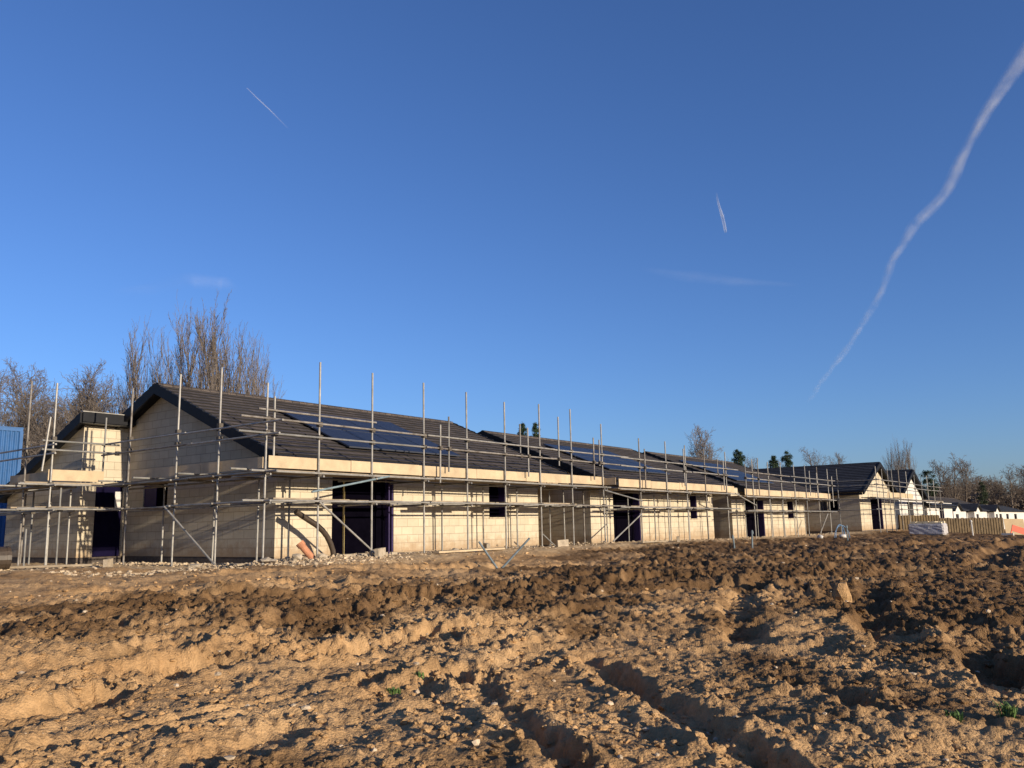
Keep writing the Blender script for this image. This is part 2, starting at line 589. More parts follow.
def mud_mat():
    m, nt, N, L, b = new_mat('churned_clay_soil')
    tc = N.new('ShaderNodeTexCoord')

    def noise(s, d=8, r=.65):
        n = N.new('ShaderNodeTexNoise')
        n.inputs['Scale'].default_value = s
        n.inputs['Detail'].default_value = d
        n.inputs['Roughness'].default_value = r
        L.new(tc.outputs['Object'], n.inputs['Vector'])
        return n
    n1 = noise(.9)
    r1 = N.new('ShaderNodeValToRGB')
    e = r1.color_ramp.elements
    e[0].position, e[0].color = .3, (.325, .188, .084, 1)
    e[1].position, e[1].color = .72, (.50, .320, .160, 1)
    L.new(n1.outputs['Fac'], r1.inputs['Fac'])
    n2 = noise(14, 6, .7)
    mr = N.new('ShaderNodeMapRange')
    mr.inputs['From Min'].default_value = .3
    mr.inputs['From Max'].default_value = .7
    mr.inputs['To Min'].default_value = .74
    mr.inputs['To Max'].default_value = 1.2
    L.new(n2.outputs['Fac'], mr.inputs['Value'])
    n3 = noise(2.3, 8, .7)
    r3 = N.new('ShaderNodeValToRGB')
    e = r3.color_ramp.elements
    e[0].position, e[0].color = .3, (.080, .043, .018, 1)
    e[1].position, e[1].color = .75, (.235, .137, .064, 1)
    L.new(n3.outputs['Fac'], r3.inputs['Fac'])
    at = N.new('ShaderNodeAttribute')
    at.attribute_name = 'damp'
    mx = N.new('ShaderNodeMix')
    mx.data_type = 'RGBA'
    L.new(at.outputs['Fac'], mx.inputs['Factor'])
    L.new(r1.outputs['Color'], mx.inputs['A'])
    L.new(r3.outputs['Color'], mx.inputs['B'])
    # pale hardcore strip by the houses
    ap = N.new('ShaderNodeAttribute')
    ap.attribute_name = 'pale'
    n4 = noise(3.5, 6, .7)
    ml = N.new('ShaderNodeMath')
    ml.operation = 'MULTIPLY'
    r4 = N.new('ShaderNodeMapRange')
    r4.inputs['From Min'].default_value = .3
    r4.inputs['From Max'].default_value = .55
    L.new(n4.outputs['Fac'], r4.inputs['Value'])
    L.new(ap.outputs['Fac'], ml.inputs[0])
    L.new(r4.outputs['Result'], ml.inputs[1])
    mp = N.new('ShaderNodeMix')
    mp.data_type = 'RGBA'
    L.new(ml.outputs[0], mp.inputs['Factor'])
    L.new(mx.outputs['Result'], mp.inputs['A'])
    mp.inputs['B'].default_value = (.56, .41, .24, 1)
    mm = N.new('ShaderNodeMix')
    mm.data_type = 'RGBA'
    mm.blend_type = 'MULTIPLY'
    mm.inputs['Factor'].default_value = 1
    L.new(mp.outputs['Result'], mm.inputs['A'])
    L.new(mr.outputs['Result'], mm.inputs['B'])
    L.new(mm.outputs['Result'], b.inputs['Base Color'])
    b.inputs['Roughness'].default_value = .95
    b.inputs['Specular IOR Level'].default_value = .12
    # grit
    n5 = noise(45, 6, .75)
    vo = N.new('ShaderNodeTexVoronoi')
    vo.inputs['Scale'].default_value = 55
    L.new(tc.outputs['Object'], vo.inputs['Vector'])
    ad = N.new('ShaderNodeMath')
    ad.operation = 'MULTIPLY_ADD'
    ad.inputs[1].default_value = -.55
    L.new(vo.outputs['Distance'], ad.inputs[0])
    L.new(n5.outputs['Fac'], ad.inputs[2])
    bp = N.new('ShaderNodeBump')
    bp.inputs['Strength'].default_value = .9
    bp.inputs['Distance'].default_value = .018
    L.new(ad.outputs[0], bp.inputs['Height'])
    L.new(bp.outputs['Normal'], b.inputs['Normal'])
    return m


M['mud'] = mud_mat()
# quads of the grid + a triangle fan closing the centre
me_ground = mesh_np('ground', V, F, M['mud'], attrs={'damp': dampa, 'pale': palea})
tag(me_ground, 'churned brown clay ground of the building site', kind='structure')
fan = MB()
for q in range(na):
    q2 = (q + 1) % na
    a, b_ = V[q], V[q2]
    fan.poly([(0, 0, -.75), a, b_])
f0 = fan.build('ground_centre', M['mud'], None)
tag(f0, 'patch of brown ground under the viewer', kind='structure')


def gz(x, y):
    z, _, _ = terrain(np.array([float(x)]), np.array([float(y)]))
    return float(z[0])


# ---- loose clods and stones: nobody could count them
def ico(sub):
    import bmesh
    bm = bmesh.new()
    bmesh.ops.create_icosphere(bm, subdivisions=sub, radius=1)
    bm.verts.ensure_lookup_table()
    v = np.array([p.co[:] for p in bm.verts])
    f = np.array([[q.index for q in t.verts] for t in bm.faces])
    bm.free()
    return v, f


IV, IF = ico(2)
IV1, IF1 = ico(1)


def lumps(name, P, size, mat, attrs=None, hi=True, squash=.65, seed=1, smooth=False, angular=.32):
    rs = np.random.RandomState(seed)
    iv, iF = (IV, IF) if hi else (IV1, IF1)
    n = len(P)
    nv = len(iv)
    # lumpy radius: sum of random directional lobes
    d = rs.randn(n, 5, 3)
    d /= np.linalg.norm(d, axis=2, keepdims=True)
    dots = np.einsum('vk,nlk->nvl', iv, d)
    rr = 1 + angular * np.minimum(0, .35 - dots).sum(2) * .5 + .13 * rs.randn(n, nv)
    rr = np.clip(rr, .45, 1.5)
    sc = np.stack([rs.uniform(.7, 1.3, n), rs.uniform(.7, 1.3, n), rs.uniform(.7, 1.2, n) * squash], 1)
    a = rs.uniform(0, 2 * np.pi, n)
    loc = iv[None] * rr[..., None] * sc[:, None, :] * size[:, None, None]
    c, s = np.cos(a)[:, None], np.sin(a)[:, None]
    X = loc[..., 0] * c - loc[..., 1] * s
    Y = loc[..., 0] * s + loc[..., 1] * c
    Vv = np.stack([X, Y, loc[..., 2]], -1) + P[:, None, :]
    Ff = iF[None] + (np.arange(n) * nv)[:, None, None]
    at = {k: np.repeat(v, nv) for k, v in (attrs or {}).items()}
    return mesh_np(name, Vv.reshape(-1, 3), Ff.reshape(-1, 3), mat, smooth, at)


def scatter(n, r0, r1, seed, pw=1.0, ar=35):
    rs = np.random.RandomState(seed)
    t = rs.uniform(0, 1, n)
    r = np.exp(np.log(r0) + (np.log(r1) - np.log(r0)) * t ** pw)
    a = HEAD + np.radians(rs.uniform(-ar, ar, n))
    return r * np.cos(a), r * np.sin(a), r, rs


x, y, r, rs = scatter(21000, 3.2, 42, 11)
keep = (y < 14.2) & (fbm(x * .7 + 3, y * .7, 3) > -.18 + .35 * rs.rand(len(x)) - .2)
x, y, r = x[keep], y[keep], r[keep]
z, dmp, pl = terrain(x, y)
sz = (.006 + .042 * rs.rand(len(x)) ** 2.8) * (.75 + .02 * r)
clods = lumps('soil_clods', np.stack([x, y, z + sz * .22], 1), sz, M['mud'], {'damp': np.clip(dmp + .25 * (rs.rand(len(x)) - .5), 0, 1), 'pale': pl}, hi=True, seed=5, angular=.8)
tag(clods, 'loose brown clods of soil lying over the churned field', 'soil', kind='stuff')
x, y, r, rs = scatter(1100, 3.2, 40, 21)
k = y < 14.5
x, y, r = x[k], y[k], r[k]
z, dmp, pl = terrain(x, y)
sz = (.006 + .03 * rs.rand(len(x)) ** 5) * (.8 + .03 * r)
st = lumps('field_stones', np.stack([x, y, z + sz * .3], 1), sz, M['stone'], hi=False, seed=8)
tag(st, 'small pale stones scattered through the brown soil', 'stones', kind='stuff')

# rubble strip along the foot of the scaffolding
rs = np.random.RandomState(44)
n = 9000
x = rs.uniform(7.5, 52, n)
off = rs.randn(n) * .55
yb = np.where(x < 12.8, 22.0 - 0 * x, 16.3 - .022 * np.clip(x - 13, 0, 40))
y = yb + off
g_ = rs.rand(n) < .25                      # along the left gable end too
x[g_] = 12.2 + rs.randn(g_.sum()) * .45
y[g_] = rs.uniform(15.2, 24, g_.sum())
l_ = rs.rand(n) < .28                      # heap spilling forward by the left corner
x[l_] = rs.uniform(8, 15, l_.sum())
y[l_] = 14.9 + rs.randn(l_.sum()) * .7 + (13 - x[l_]).clip(0) * .55
z, dmp, pl = terrain(x, y)
sz = .008 + .050 * rs.rand(n) ** 7
hump = .10 * np.exp(-((y - 16.0) / .5) ** 2) * (rs.rand(n))
rb = lumps('rubble', np.stack([x, y, z + sz * .3 + hump * (x < 26)], 1), sz, M['rubble'], hi=True, seed=9, squash=.6, angular=.75)
tag(rb, 'pale broken stone and block rubble along the foot of the walls', 'rubble', kind='stuff')


# ------------------------------------------------------------------ houses
def wall_panel(mb, O, U, w, z0, z1, holes, T, th=.3):
    """vertical wall; O start point (x,y), U unit dir, T unit dir towards the inside; holes (u0,u1,za,zb)"""
    us = sorted({0, w, *[h[0] for h in holes], *[h[1] for h in holes]})
    zs = sorted({z0, z1, *[h[2] for h in holes], *[h[3] for h in holes]})

    def P(u, z, t=0):
        return (O[0] + U[0] * u + T[0] * t, O[1] + U[1] * u + T[1] * t, z)
    uo = O[0] * abs(U[0]) + O[1] * abs(U[1])
    sg = U[0] + U[1]
    for a, b in zip(us[:-1], us[1:]):
        for c, d in zip(zs[:-1], zs[1:]):
            m_ = ((a + b) / 2, (c + d) / 2)
            if any(h[0] < m_[0] < h[1] and h[2] < m_[1] < h[3] for h in holes):
                continue
            uv = [(uo + sg * a, c), (uo + sg * b, c), (uo + sg * b, d), (uo + sg * a, d)]
            uv = [(p, q - .15) for p, q in uv]
            mb.poly([P(a, c), P(b, c), P(b, d), P(a, d)], uv)
            mb.poly([P(b, c, th), P(a, c, th), P(a, d, th), P(b, d, th)], uv)
    for a, b, c, d in holes:
        mb.poly([P(a, c), P(a, c, th), P(a, d, th), P(a, d)], [(0, c), (th, c), (th, d), (0, d)])
        mb.poly([P(b, c), P(b, d), P(b, d, th), P(b, c, th)], [(0, c), (0, d), (th, d), (th, c)])
        mb.poly([P(a, d), P(a, d, th), P(b, d, th), P(b, d)], [(a, 0), (a, th), (b, th), (b, 0)])
        mb.poly([P(a, c), P(b, c), P(b, c, th), P(a, c, th)], [(a, 0), (b, 0), (b, th), (a, th)])


def gable_top(mb, O, U, w, z1, zr, T, th=.3):
    def P(u, z, t=0):
        return (O[0] + U[0] * u + T[0] * t, O[1] + U[1] * u + T[1] * t, z)
    uo = O[0] * abs(U[0]) + O[1] * abs(U[1])
    sg = U[0] + U[1]
    for t in (0, th):
        mb.poly([P(0, z1, t), P(w, z1, t), P(w / 2, zr, t)], [(uo, z1 - .15), (uo + sg * w, z1 - .15), (uo + sg * w / 2, zr - .15)])


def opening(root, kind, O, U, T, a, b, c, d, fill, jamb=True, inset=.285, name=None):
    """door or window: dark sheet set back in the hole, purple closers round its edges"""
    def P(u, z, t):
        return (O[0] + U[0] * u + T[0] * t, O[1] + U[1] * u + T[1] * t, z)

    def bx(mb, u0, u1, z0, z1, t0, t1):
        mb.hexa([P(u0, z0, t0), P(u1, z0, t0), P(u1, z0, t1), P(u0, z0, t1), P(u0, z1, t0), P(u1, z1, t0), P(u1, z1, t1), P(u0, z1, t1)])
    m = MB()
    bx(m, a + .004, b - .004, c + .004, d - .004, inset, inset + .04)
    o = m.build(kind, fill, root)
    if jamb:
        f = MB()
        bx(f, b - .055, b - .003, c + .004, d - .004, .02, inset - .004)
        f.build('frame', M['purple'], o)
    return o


def slope(mb, fn, a0, a1, b_e, z_e, b_r, z_r, gauge=.32, lift=.032):
    """tiled slope in stepped courses; fn maps (a along the ridge, b across, z) to a point"""
    L = math.hypot(b_r - b_e, z_r - z_e)
    n = max(3, round(L / gauge))
    nb, nz = -(z_r - z_e) / L, abs(b_r - b_e) / L
    if b_r < b_e: nb = -nb
    for i in range(n):
        t0, t1 = i / n, (i + 1) / n
        B0, Z0 = b_e + (b_r - b_e) * t0, z_e + (z_r - z_e) * t0
        B1, Z1 = b_e + (b_r - b_e) * t1, z_e + (z_r - z_e) * t1
        lo = (B0 + nb * lift, Z0 + nz * lift)
        uv0, uv1 = i * gauge + .003, (i + 1) * gauge - .003
        mb.poly([fn(a0, *lo), fn(a1, *lo), fn(a1, B1, Z1), fn(a0, B1, Z1)], [(a0, uv0), (a1, uv0), (a1, uv1), (a0, uv1)])
        mb.poly([fn(a0, B0, Z0), fn(a1, B0, Z0), fn(a1, *lo), fn(a0, *lo)], [(a0, 0.001), (a1, 0.001), (a1, .002), (a0, .002)])
    th = .11
    mb.poly([fn(a0, b_e, z_e - th), fn(a1, b_e, z_e - th), fn(a1, b_r, z_r - th), fn(a0, b_r, z_r - th)])
    mb.poly([fn(a0, b_e, z_e - th), fn(a1, b_e, z_e - th), fn(a1, b_e, z_e), fn(a0, b_e, z_e)])
    for a in (a0, a1):
        mb.poly([fn(a, b_e, z_e - th), fn(a, b_r, z_r - th), fn(a, b_r, z_r), fn(a, b_e, z_e)])


def verge_strip(mb, fn, a, sgn, b_e, z_e, b_r, z_r, gauge=.32):
    """stepped dark cloaking units down one rake"""
    L = math.hypot(b_r - b_e, z_r - z_e)
    n = max(3, round(L / gauge))
    db, dz = (b_r - b_e) / n, (z_r - z_e) / n
    for i in range(n):
        B0, Z0 = b_e + db * i, z_e + dz * i
        B1, Z1 = B0 + db * .995, Z0 + dz * .995
        h0, h1 = .062, .035
        a0, a1 = a - sgn * .03, a + sgn * .06
        lo = -.25
        p = [fn(a0, B0, Z0 + lo), fn(a1, B0, Z0 + lo), fn(a1, B1, Z1 + lo), fn(a0, B1, Z1 + lo),
             fn(a0, B0, Z0 + h0), fn(a1, B0, Z0 + h0), fn(a1, B1, Z1 + h1), fn(a0, B1, Z1 + h1)]
        mb.hexa(p)


def pitched_roof(root, fn, a0, a1, be0, ze, br, zr, be1, tile, solar=None, ends=(True, True)):
    m = MB()
    slope(m, fn, a0, a1, be0, ze, br, zr)
    slope(m, fn, a0, a1, be1, ze, br, zr)
    roof = m.build('roof', tile, root)
    m = MB()                                   # half round ridge
    na_ = max(3, int((a1 - a0) / .45))
    for i in range(na_):
        s, e = a0 + (a1 - a0) * i / na_, a0 + (a1 - a0) * (i + .985) / na_
        pr = []
        for q in range(7):
            th = math.pi * (q / 6)
            pr.append((br - .13 * math.cos(th), zr - .035 + .105 * math.sin(th)))
        for (p, q), (p2, q2) in zip(pr[:-1], pr[1:]):
            m.poly([fn(s, p, q), fn(e, p, q), fn(e, p2, q2 - .004), fn(s, p2, q2 - .004)], [(s, 0), (e, 0), (e, .1), (s, .1)])
        m.poly([fn(s, p, q) for p, q in pr])
    m.build('ridge', tile, roof)
    for a, sg, use in ((a0, -1, ends[0]), (a1, 1, ends[1])):
        if use:
            m = MB()
            verge_strip(m, fn, a, sg, be0, ze, br, zr)
            verge_strip(m, fn, a, sg, be1, ze, br, zr)
            m.build('verge', M['verge'], roof)
            m = MB()
            w_ = .36
            for be in (be0, be1):
                lo, hi = sorted((a, a - sg * w_))
                lo, hi = lo + .035, hi - .035
                m.poly([fn(lo, be, ze - .125), fn(hi, be, ze - .125), fn(hi, br, zr - .125), fn(lo, br, zr - .125)])
            m.build('barge_soffit', M['verge'], roof)
    m = MB()                                   # gutter + fascia
    for be, d in ((be0, -1), (be1, 1)):
        m = MB()
        pts = [fn(a0 + .02, be + d * .05, ze - .06), fn(a1 - .02, be + d * .05, ze - .06)]
        m.tube(pts, .055, 8)
        q = sorted((be - d * .03, be - d * .055))
        P = [fn(a0 + .06, q[0], ze - .27), fn(a1 - .06, q[0], ze - .27), fn(a1 - .06, q[1], ze - .27), fn(a0 + .06, q[1], ze - .27),
             fn(a0 + .06, q[0], ze - .125), fn(a1 - .06, q[0], ze - .125), fn(a1 - .06, q[1], ze - .125), fn(a0 + .06, q[1], ze - .125)]
        m.build('gutter', M['black'], roof)
        MB().hexa(P).build('fascia', M['black'], roof)
    if solar:
        s0, s1, nc, bs, nrw = solar
        L = math.hypot(br - be0, zr - ze)
        ub, uz = (br - be0) / L, (zr - ze) / L
        nb, nz = -uz, ub
        pw = (s1 - s0) / nc
        for r_ in range(nrw):
            for c in range(nc):
                m = MB()
                x0, x1 = s0 + c * pw + .02, s0 + (c + 1) * pw - .02
                d0 = (bs - be0) / ub + r_ * 1.72 + .012
                d1 = d0 + 1.67

                def q(a, d, h):
                    return fn(a, be0 + ub * d + nb * h, ze + uz * d + nz * h)
                h0, h1 = .07, .11
                top = [q(x0, d0, h1), q(x1, d0, h1), q(x1, d1, h1), q(x0, d1, h1)]
                bot = [q(x0, d0, h0), q(x1, d0, h0), q(x1, d1, h0), q(x0, d1, h0)]
                m.poly(top, [(0, 0), (.99, 0), (.99, 1.65), (0, 1.65)])
                m.poly(bot[::-1])
                for k in range(4):
                    m.poly([bot[k], bot[(k + 1) % 4], top[(k + 1) % 4], top[k]])
                po = m.build('solar_panel', M['solar'], roof)
                po['label'] = 'dark blue solar panel'
    return roof


fx = lambda a, b, z: (a, b, z)
fy = lambda a, b, z: (b, a, z)


def row_house(name, label, x0, x1, yf, zb, rx0, rx1, doors, wins, gwins=(), depth=10., ze=2.6, zr=4.9, wall=None, tile=None, solar=None, group=None, plinth=True, over=.4):
    wall = wall or M['block']
    yb = yf + depth
    t = thing(name, (x0, yf, zb), label, 'house', group)
    D = zb + .15
    zt = zb + ze + .02
    zrw = zb + zr - .14
    m = MB()
    hs = [(a - x0, b - x0, c, d) for a, b, c, d in doors + wins]
    wall_panel(m, (x0, yf), (1, 0), x1 - x0, D, zt, hs, (0, 1))
    wall_panel(m, (x0, yb), (1, 0), x1 - x0, D, zt, [], (0, -1))
    gh = [(a - yf, b - yf, c, d) for a, b, c, d in gwins]
    wall_panel(m, (x0, yf), (0, 1), depth, D, zt, gh, (1, 0))
    wall_panel(m, (x1, yf), (0, 1), depth, D, zt, [], (-1, 0))
    gable_top(m, (x0, yf), (0, 1), depth, zt, zrw, (1, 0))
    gable_top(m, (x1, yf), (0, 1), depth, zt, zrw, (-1, 0))
    m.build('wall', wall, t)
    if plinth:
        m = MB()
        m.box(x0 + .012, x1 - .012, yf + .012, yb - .012, zb - .5, D - .003)
        m.build('plinth', M['plinth'], t)
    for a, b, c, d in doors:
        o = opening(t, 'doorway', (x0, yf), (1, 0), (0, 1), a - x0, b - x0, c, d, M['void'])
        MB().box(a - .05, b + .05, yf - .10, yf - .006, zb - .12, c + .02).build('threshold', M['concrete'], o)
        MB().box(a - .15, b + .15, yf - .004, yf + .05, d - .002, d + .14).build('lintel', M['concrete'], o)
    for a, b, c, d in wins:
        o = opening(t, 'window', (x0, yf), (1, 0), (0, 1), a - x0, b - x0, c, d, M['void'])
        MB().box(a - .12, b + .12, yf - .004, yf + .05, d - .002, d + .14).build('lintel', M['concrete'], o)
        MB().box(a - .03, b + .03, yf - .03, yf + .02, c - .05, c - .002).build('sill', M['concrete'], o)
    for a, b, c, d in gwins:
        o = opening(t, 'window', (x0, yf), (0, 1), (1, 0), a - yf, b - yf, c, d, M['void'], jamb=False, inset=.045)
    pitched_roof(t, fx, rx0, rx1, yf - over, zb + ze, (yf + yb) / 2, zb + zr, yb + over, tile or M['tile'], solar)
    return t


def wing_house(name, label, x0, x1, yf, yb, zb, doors, wins, swins=(), ze=2.6, zr=4.55, wall=None, tile=None, group=None, over=.35, fascia=None):
    """gable towards the field, ridge running away from it"""
    wall = wall or M['block']
    t = thing(name, (x0, yf, zb), label, 'house', group)
    D = zb + .12
    zt = zb + ze + .02
    w = x1 - x0
    m = MB()
    wall_panel(m, (x0, yf), (1, 0), w, D, zt, [(a - x0, b - x0, c, d) for a, b, c, d in doors + wins], (0, 1))
    gable_top(m, (x0, yf), (1, 0), w, zt, zb + zr - .14, (0, 1))
    wall_panel(m, (x0, yf), (0, 1), yb - yf, D, zt, [(a - yf, b - yf, c, d) for a, b, c, d in swins], (1, 0))
    wall_panel(m, (x1, yf), (0, 1), yb - yf, D, zt, [], (-1, 0))
    wall_panel(m, (x0, yb), (1, 0), w, D, zt, [], (0, -1))
    m.build('wall', wall, t)
    m = MB()
    m.box(x0 + .012, x1 - .012, yf + .012, yb - .012, zb - .5, D - .003)
    m.build('plinth', M['plinth'], t)
    for a, b, c, d in doors:
        opening(t, 'doorway', (x0, yf), (1, 0), (0, 1), a - x0, b - x0, c, d, M['void'])
    for a, b, c, d in wins:
        opening(t, 'window', (x0, yf), (1, 0), (0, 1), a - x0, b - x0, c, d, M['void'], jamb=False)
    for k, (a, b, c, d) in enumerate(swins):
        opening(t, 'window', (x0, yf), (0, 1), (1, 0), a - yf, b - yf, c, d, M['glass'] if k == 0 else M['void'], jamb=False)
    pitched_roof(t, fy, yf - over, yb, x0 - .4, zb + ze, (x0 + x1) / 2, zb + zr, x1 + .4, tile or M['tiledarkshade'])
    return t


G_ROW = 'unfinished block bungalows in the row'
h1 = row_house('bungalow', 'nearest unfinished cream block bungalow with its gable end and widest dark doorway', 12.98, 24.0, 17.0, 0, 12.62, 25.2,
               [(14.76, 17.0, .12, 2.25)], [(21.29, 22.19, 1.08, 2.18)], [(21.77, 23.02, 1.52, 2.2)], solar=(15.6, 20.3, 4, 17.35, 2), group=G_ROW)
# purple half and dark red sill of the gable window
m = MB(); m.box(13.004, 13.02, 22.38, 23.0, 1.53, 2.19)
m.build('window_sheet', M['purple'], h1)
m = MB(); m.box(12.955, 13.03, 22.05, 23.05, 1.42, 1.515)
m.build('sill', M['lintel'], h1)
row_house('bungalow', 'second cream block bungalow along the row, between the two shaded recesses', 26.7, 37.6, 16.55, -.08, 26.62, 39.0,
          [(28.35, 30.5, .04, 2.2)], [(35.15, 35.85, .97, 2.3)], zr=4.70, solar=(28.9, 34.2, 5, 17.0, 2), group=G_ROW)
row_house('bungalow', 'third cream block bungalow along the row, joining the dark roofed wing at its far end', 38.98, 49.6, 16.2, -.18, 39.9, 51.6,
          [(40.7, 43.2, -.06, 2.1)], [(46.8, 47.9, .93, 2.05)], zr=4.70, solar=(41.0, 46.4, 5, 16.7, 2), group=G_ROW)
wing_house('bungalow', 'cream block bungalow with a dark shaded roof and gable facing the field, purple edged door', 55.8, 64.5, 14.71, 26.5, -.02,
           [(58.34, 61.2, .12, 2.25)], [], [(16.75, 17.2, 1.3, 2.1), (16.05, 16.7, 1.3, 2.1)], group='gable fronted bungalows')
wing_house('bungalow', 'white walled gable fronted bungalow behind the fence with one dark window', 67.0, 74.8, 14.9, 27, -.05,
           [], [(69.6, 71.5, .9, 2.05)], wall=M['render'], group='gable fronted bungalows')

# low white building beyond, and the row of far white bungalows
row_house('garage', 'low white outbuilding with a grey roof beyond the gable fronted white bungalow', 75.4, 86.2, 14.7, -.8, 75.2, 86.5,
          [(80.4, 82.3, -.6, 2.1)], [], depth=6, ze=2.72, zr=3.75, wall=M['render'], tile=M['tiledarkshade'], over=.3)


row_house('bungalow', 'long grey roofed far bungalow just right of the white gable, behind the outbuilding', 126.0, 166.0, 24.4, .1, 125.6, 166.4,
          [], [(158.0, 159.5, .9, 2.1)], depth=7, ze=2.7, zr=4.05, wall=M['render'], tile=M['tile'], over=.4)


def far_bungalow(x0, x1, label):
    yf, zb = 16.6, -1.0
    t = thing('bungalow', (x0, yf, zb), label, 'house', 'far white bungalows')
    m = MB()
    wins = [(6.2, 7.8)] + ([(10.0, 12.2), (16.5, 19.0), (25.0, 28.0)] if x1 - x0 > 20 else [])
    wh = [(a, b, zb + .9, zb + 2.2) for a, b in wins]
    gx0, gx1, gy = x0 + .3, x0 + 4.3, yf - .7
    zt = zb + 2.55
    wall_panel(m, (x0, yf), (1, 0), x1 - x0, zb, zt, wh, (0, 1))
    wall_panel(m, (x0, yf), (0, 1), 6, zb, zt, [], (1, 0))
    wall_panel(m, (x1, yf), (0, 1), 6, zb, zt, [], (-1, 0))
    wall_panel(m, (x0, yf + 6), (1, 0), x1 - x0, zb, zt, [], (0, -1))
    gable_top(m, (x0, yf), (0, 1), 6, zt, zb + 3.45, (1, 0))
    gable_top(m, (x1, yf), (0, 1), 6, zt, zb + 3.45, (-1, 0))
    wall_panel(m, (gx0, gy), (1, 0), gx1 - gx0, zb, zt - .05, [(1.2, 2.8, zb + .3, zb + 2.15)], (0, 1))
    gable_top(m, (gx0, gy), (1, 0), gx1 - gx0, zt - .05, zb + 3.2, (0, 1))
    wall_panel(m, (gx0, gy), (0, 1), .7, zb, zt - .05, [], (1, 0))
    wall_panel(m, (gx1, gy), (0, 1), .7, zb, zt - .05, [], (-1, 0))
    m.build('wall', M['render'], t)
    m = MB(); m.box(gx0 + 1.2, gx0 + 2.8, gy + .15, gy + .2, zb + .3, zb + 2.15)
    m.build('door', M['void'], t)
    for a, b in wins:
        MB().box(x0 + a, x0 + b, yf + .15, yf + .2, zb + .9, zb + 2.2).build('window', M['void'], t)
    m = MB()
    slope(m, fx, x0 - .2, x1 + .2, yf - .3, zb + 2.6, yf + 3, zb + 3.6)
    slope(m, fx, x0 - .2, x1 + .2, yf + 6.3, zb + 2.6, yf + 3, zb + 3.6)
    slope(m, fy, gy - .25, yf + 1.5, gx0 - .3, zb + 2.52, (gx0 + gx1) / 2, zb + 3.33)
    slope(m, fy, gy - .25, yf + 1.5, gx1 + .3, zb + 2.52, (gx0 + gx1) / 2, zb + 3.33)
    m.build('roof', M['tiledarkshade'], t)


far_bungalow(93.4, 105.2, 'far white bungalow seen above the left half of the fence, next to the low outbuilding')
far_bungalow(105.7, 119.8, 'far white bungalow in the middle of the three seen above the fence')
far_bungalow(120.4, 158.0, 'long far white bungalow seen above the plywood sheet')

# ---- lean-to wing at the left
t = thing('lean_to', (11.66, 24, 0), 'narrow cream block lean-to with sloping roof and navy doorway, left of the nearest gable', 'outbuilding')
m = MB()
wall_panel(m, (11.66, 24.0), (1, 0), 1.31, .15, 3.86, [(.44, 1.28, .15, 2.2)], (0, 1), .2)
PTS = [(24.0, .15), (28.6, .15), (28.6, 2.0), (24.0, 3.9)]
for X, s in ((11.66, 0), (11.86, 1)):
    m.poly([(X, y, z) for y, z in PTS], [(y, z - .15) for y, z in PTS])
m.build('wall', M['block'], t)
m = MB(); m.box(11.672, 12.96, 24.012, 28.5, -.4, .147)
m.build('plinth', M['plinth'], t)
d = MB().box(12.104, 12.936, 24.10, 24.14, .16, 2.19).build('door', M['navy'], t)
MB().box(12.72, 12.9, 24.085, 24.098, 1.45, 2.0).build('pale_panel', M['white'], d)  # small pale panel near the top of the door
m = MB()
slope(m, fx, 11.40, 12.93, 28.9, 1.93, 23.62, 4.12)
r_ = m.build('roof', M['tiledarkshade'], t)
MB().box(11.39, 12.93, 23.55, 23.60, 3.90, 4.17).build('fascia', M['verge'], r_)
MB().box(11.42, 12.93, 23.605, 23.985, 3.87, 3.90).build('soffit', M['black'], r_)
MB().box(11.37, 12.94, 23.53, 23.66, 4.175, 4.20).build('edge_trim', M['steel'], r_)
m = MB()
verge_strip(m, fx, 11.40, -1, 28.9, 1.93, 23.62, 4.12)
m.build('verge', M['verge'], r_)


# shaded link walls closing the recesses between the houses
def recess(x0, x1, y, zb, label):
    t = thing('link_wall', (x0, y, zb), label, 'wall')
    m = MB()
    wall_panel(m, (x0, y), (1, 0), x1 - x0, zb - .2, zb + 2.6, [((x1 - x0) / 2 - .5, (x1 - x0) / 2 + .5, zb + .1, zb + 2.15)], (0, 1), .2)
    m.build('wall', M['block'], t)
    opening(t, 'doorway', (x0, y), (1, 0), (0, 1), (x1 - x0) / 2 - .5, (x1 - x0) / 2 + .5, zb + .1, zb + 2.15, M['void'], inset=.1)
    MB().box(x0 + .01, x1 - .01, y - 3.6, y - .01, zb + 2.35, zb + 2.45).build('canopy', M['board'], t)


recess(24.02, 26.68, 21.5, -.02, 'recessed link wall between the first and second cream bungalows')
recess(37.62, 38.96, 21.0, -.12, 'recessed link wall between the second and third cream bungalows')
recess(49.64, 55.78, 21.4, -.15, 'recessed link wall between the third bungalow and the dark roofed wing')

# ------------------------------------------------------------------ scaffolding
TR = .0245


def pole(root, name, p0, p1, mat=None, r=TR):
    m = MB()
    m.tube([p0, p1], r, 10)
    if mat is None:
        mat = random.choice((M['steel'], M['steel'], M['steel'], M['steelrust'], M['steeldull']))
    return m.build(name, mat, root, smooth=True)


def coupler(parent, p, ax='x'):
    m = MB()
    x, y, z = p
    m.box(x - .055, x + .055, y - .06, y + .045, z - .055, z + .055)
    m.tube([(x - .03, y - .075, z - .012), (x - .03, y + .06, z - .012)], .014, 6)
    return m.build('coupler', M['coupler'], parent)


def upright(root, x, y, zb, zt, joints=(), lean=(0, 0), mat=None):
    j = random.uniform(-.015, .015), random.uniform(-.015, .015)
    o = pole(root, 'upright_pole', (x, y, zb), (x + lean[0] + j[0], y + lean[1] + j[1], zt), mat)
    for z in joints:
        if z < zt - .02: coupler(o, (x + j[0] * .5, y + j[1] * .5, z))
    return o


